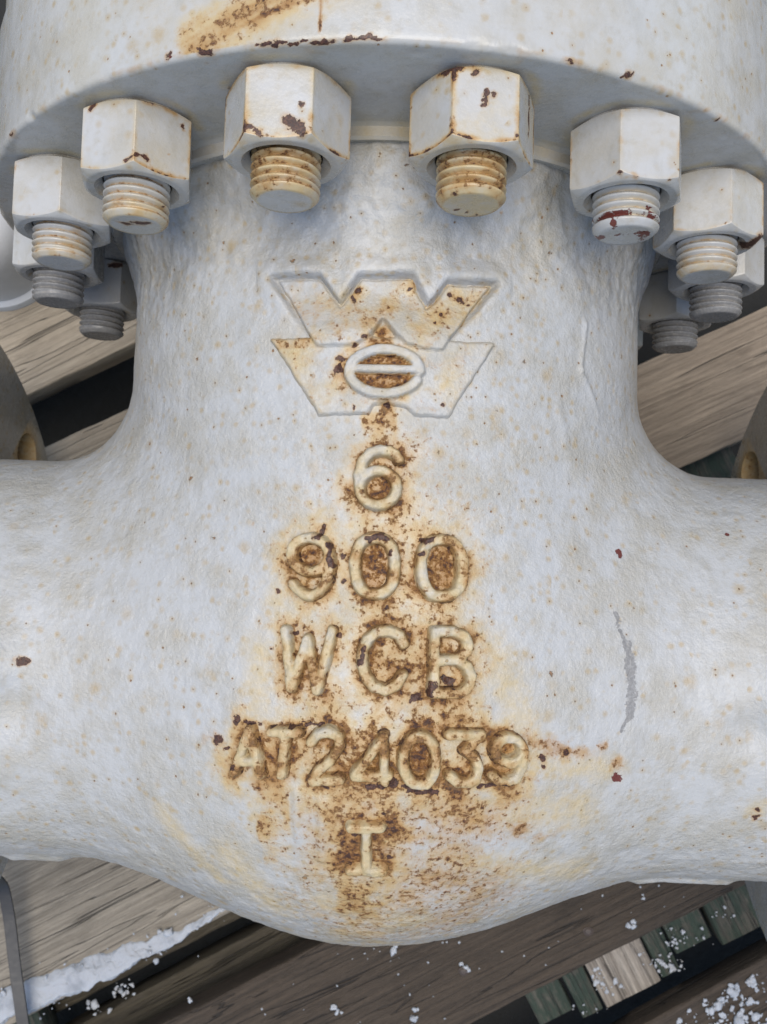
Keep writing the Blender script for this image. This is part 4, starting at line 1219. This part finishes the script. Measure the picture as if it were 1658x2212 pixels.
def grain(x, y, z, r, flat=0.6):
    global off
    Vb, Fb = ICO1 if r < 0.035 else ICO2
    Q = Vb * r * np.array((rng.uniform(.75, 1.3), rng.uniform(.75, 1.3), flat * rng.uniform(.8, 1.2)))
    a_ = rng.uniform(0, 6.28); ca, sa = math.cos(a_), math.sin(a_)
    Q = np.stack([Q[:, 0] * ca - Q[:, 1] * sa, Q[:, 0] * sa + Q[:, 1] * ca, Q[:, 2]], 1)
    o3 = rng.uniform(0, 50, 3)
    Q = Q * (1 + 0.9 * pn(Q / r + o3, 0.9, 311) + 0.6 * pn(Q / r + o3, 2.1, 312))[:, None] + (x, y, z)
    PV.append(Q); PF.append(Fb + off); off += len(Q)
for _ in range(90):                                 # crumbs along the bank
    t_ = rng.uniform(0, 1); x = -11 + 7.2 * t_
    y = -12.75 + (x + 10) * 0.545 + rng.normal(-0.1, 0.50)
    grain(x, y, TOP + 0.12 if y > -13.3 + (x + 10) * 0.55 else TOP - 0.5, rng.lognormal(-3.6, .5))
snow_edge = mesh("snow_bank", np.concatenate(PV), [quads, np.concatenate(PF)], M_SNOW, None, None, True)
tag(snow_edge, "ridge of crusted snow along the lower edge of the pale grey plank", "snow", None, "stuff")

PV, PF, off = [], [], 0
for x0, y0, sx, sy, nn_, r in ((10.9, -12.3, 0.7, 0.45, 70, .10), (10.2, -12.8, 0.6, 0.4, 45, .11), (11.0, -11.4, 0.5, 0.4, 45, .08), (10.0, -11.9, 0.55, 0.4, 40, .07),
                               (9.2, -12.2, 0.35, 0.4, 24, .08), (11.3, -12.7, 0.4, 0.3, 40, .14), (9.5, -13.1, 0.5, 0.25, 40, .12), (8.6, -13.3, 0.4, 0.2, 20, .10)):
    for _ in range(int(nn_ * 1.0)):
        x, y = rng.normal(x0, sx), rng.normal(y0, sy)
        if y > -17.3 + x * 0.582 - 0.2: continue
        grain(x, y, TOP + 0.012, r * rng.lognormal(-1.05, .6), .4)
for _ in range(120):                                 # stray crumbs on the two dark planks
    x = rng.uniform(-6, 12); y = -14.3 + x * 0.537 + rng.uniform(0.2, 3.8)
    grain(x, y, TOP + 0.02, rng.uniform(.012, .035))
for x, y, r in ((0.55, -11.0, .09), (0.62, -10.85, .06), (-1.1, -12.6, .09), (-1.0, -12.75, .07), (1.2, -12.6, .08), (1.22, -12.85, .09), (1.15, -13.1, .08),
                (7.2, -10.05, .09), (7.35, -9.95, .07), (9.0, -7.7, .08), (7.6, -9.3, .05), (-5.2, -12.6, .07), (2.62, -11.42, .08), (2.5, -11.3, .05)):
    grain(x, y, TOP + 0.03, r); grain(x + rng.normal(0, r), y + rng.normal(0, r), TOP + 0.02, r * .7)
snow_crumbs = mesh("snow_crumbs", np.concatenate(PV), np.concatenate(PF), M_SNOW, None, None, True)
tag(snow_crumbs, "loose crumbs of snow scattered over the dark wet planks", "snow", None, "stuff")

PV, PF, off = [], [], 0
for x0, y0, sx, sy, nn_ in ((-7.6, -13.1, 0.18, 0.14, 26), (-8.5, -13.6, 0.3, 0.12, 10)):
    for _ in range(nn_):
        grain(rng.normal(x0, sx), rng.normal(y0, sy), -9.2 + rng.uniform(-.1, .1), rng.lognormal(-3.3, .5), .6)
for x0, y0, sx, sy, nn_ in ((6.55, -12.0, .12, .15, 22), (7.05, -12.1, .15, .2, 12), (8.35, -11.45, .3, .16, 40), (8.9, -10.7, .35, .15, 26), (8.75, -11.0, .1, .25, 16), (10.2, -10.0, .2, .1, 10), (6.2, -12.9, .3, .1, 8)):
    for _ in range(nn_):
        grain(rng.normal(x0, sx), rng.normal(y0, sy), -8.62, rng.lognormal(-3.6, .5), .35)
snow_low = mesh("snow_crumbs", np.concatenate(PV), np.concatenate(PF), M_SNOW, None, None, True)
tag(snow_low, "clumps of snow caught in the gaps on the lower green boards", "snow", None, "stuff")

# steel strapping at the lower left -----------------------------------------------------
def strap():
    c = [(-10.46, -8.9, -6.4), (-10.40, -9.3, -6.85), (-10.25, -10.2, -7.0), (-10.02, -11.6, -7.02), (-9.72, -13.05, -7.0), (-9.45, -14.5, -7.1), (-9.2, -15.8, -7.7), (-9.1, -16.2, -9.5)]
    c = np.array(c); tt = np.linspace(0, 1, len(c)); s = np.linspace(0, 1, 60)
    P = np.stack([np.interp(s, tt, c[:, i]) for i in range(3)], 1)
    for _ in range(6): P[1:-1] = (P[:-2] + 2 * P[1:-1] + P[2:]) / 4
    W = 0.34 / 2; H = 0.035
    T = np.gradient(P, axis=0); T /= np.linalg.norm(T, axis=1)[:, None]
    R = np.cross(T, (0.16, 0, 1)); R /= np.linalg.norm(R, axis=1)[:, None]
    Nn_ = np.cross(R, T)
    sec = [(-W, 0), (-W * .9, H), (W * .9, H), (W, 0), (W * .9, -H), (-W * .9, -H)]
    V = np.concatenate([P + a_ * R + b_ * Nn_ for a_, b_ in sec])
    n = len(P)
    V = V.reshape(len(sec), n, 3).transpose(1, 0, 2).reshape(-1, 3)
    return V, grid_faces(len(sec), n, True)
V, F = strap()
st_ = mesh("steel_strap", V, F, M_STRAP, None, None, True, 40)
tag(st_, "dark flat steel strap running over the pale plank and snow at the lower left", "strap")

# rounded pale casting resting on the pallet beyond the flange, at the left edge ----------
k = N("pale_paint"); nn = k.noise(k.obj(), 3, 4)
M_PALE = k.done(k.mix(nn, (0.45, 0.46, 0.48), (0.40, 0.41, 0.43)), 0.45, k.bump(nn, 0.03, 0.4))
prof = [(0.02, 1.75), (0.5, 1.72), (0.95, 1.58), (1.3, 1.3), (1.5, 0.95), (1.58, 0.5), (1.6, 0.0), (1.6, -1.2), (1.75, -1.3), (1.78, -1.45), (1.78, -1.6), (0.02, -1.6)]
V, F = revolve([(r, h) for r, h in prof], 64)
V = V[:, [0, 2, 1]]; V[:, 1] *= -1
V += (-11.7, 9.0, -6.06)
cap = mesh("pipe_cap", V, F, M_PALE, None, None, True, 40, loc=(-11.7, 9.0, -7.66))
tag(cap, "smooth white rounded cap standing behind the nuts at the left edge", "pipe cap")

# ground under the pallet ----------------------------------------------------------------
gs = np.linspace(-60, 60, 41)
X, Y = np.meshgrid(gs, gs)
V = np.column_stack([X.ravel(), Y.ravel(), np.full(X.size, -12.0)])
V[:, 2] += 0.3 * pn(V, 0.2, 401) - 0.3
g = mesh("ground", V, grid_faces(41, 41), M_GROUND, None, None, True)
tag(g, "dark wet ground below the pallet", None, None, "structure")
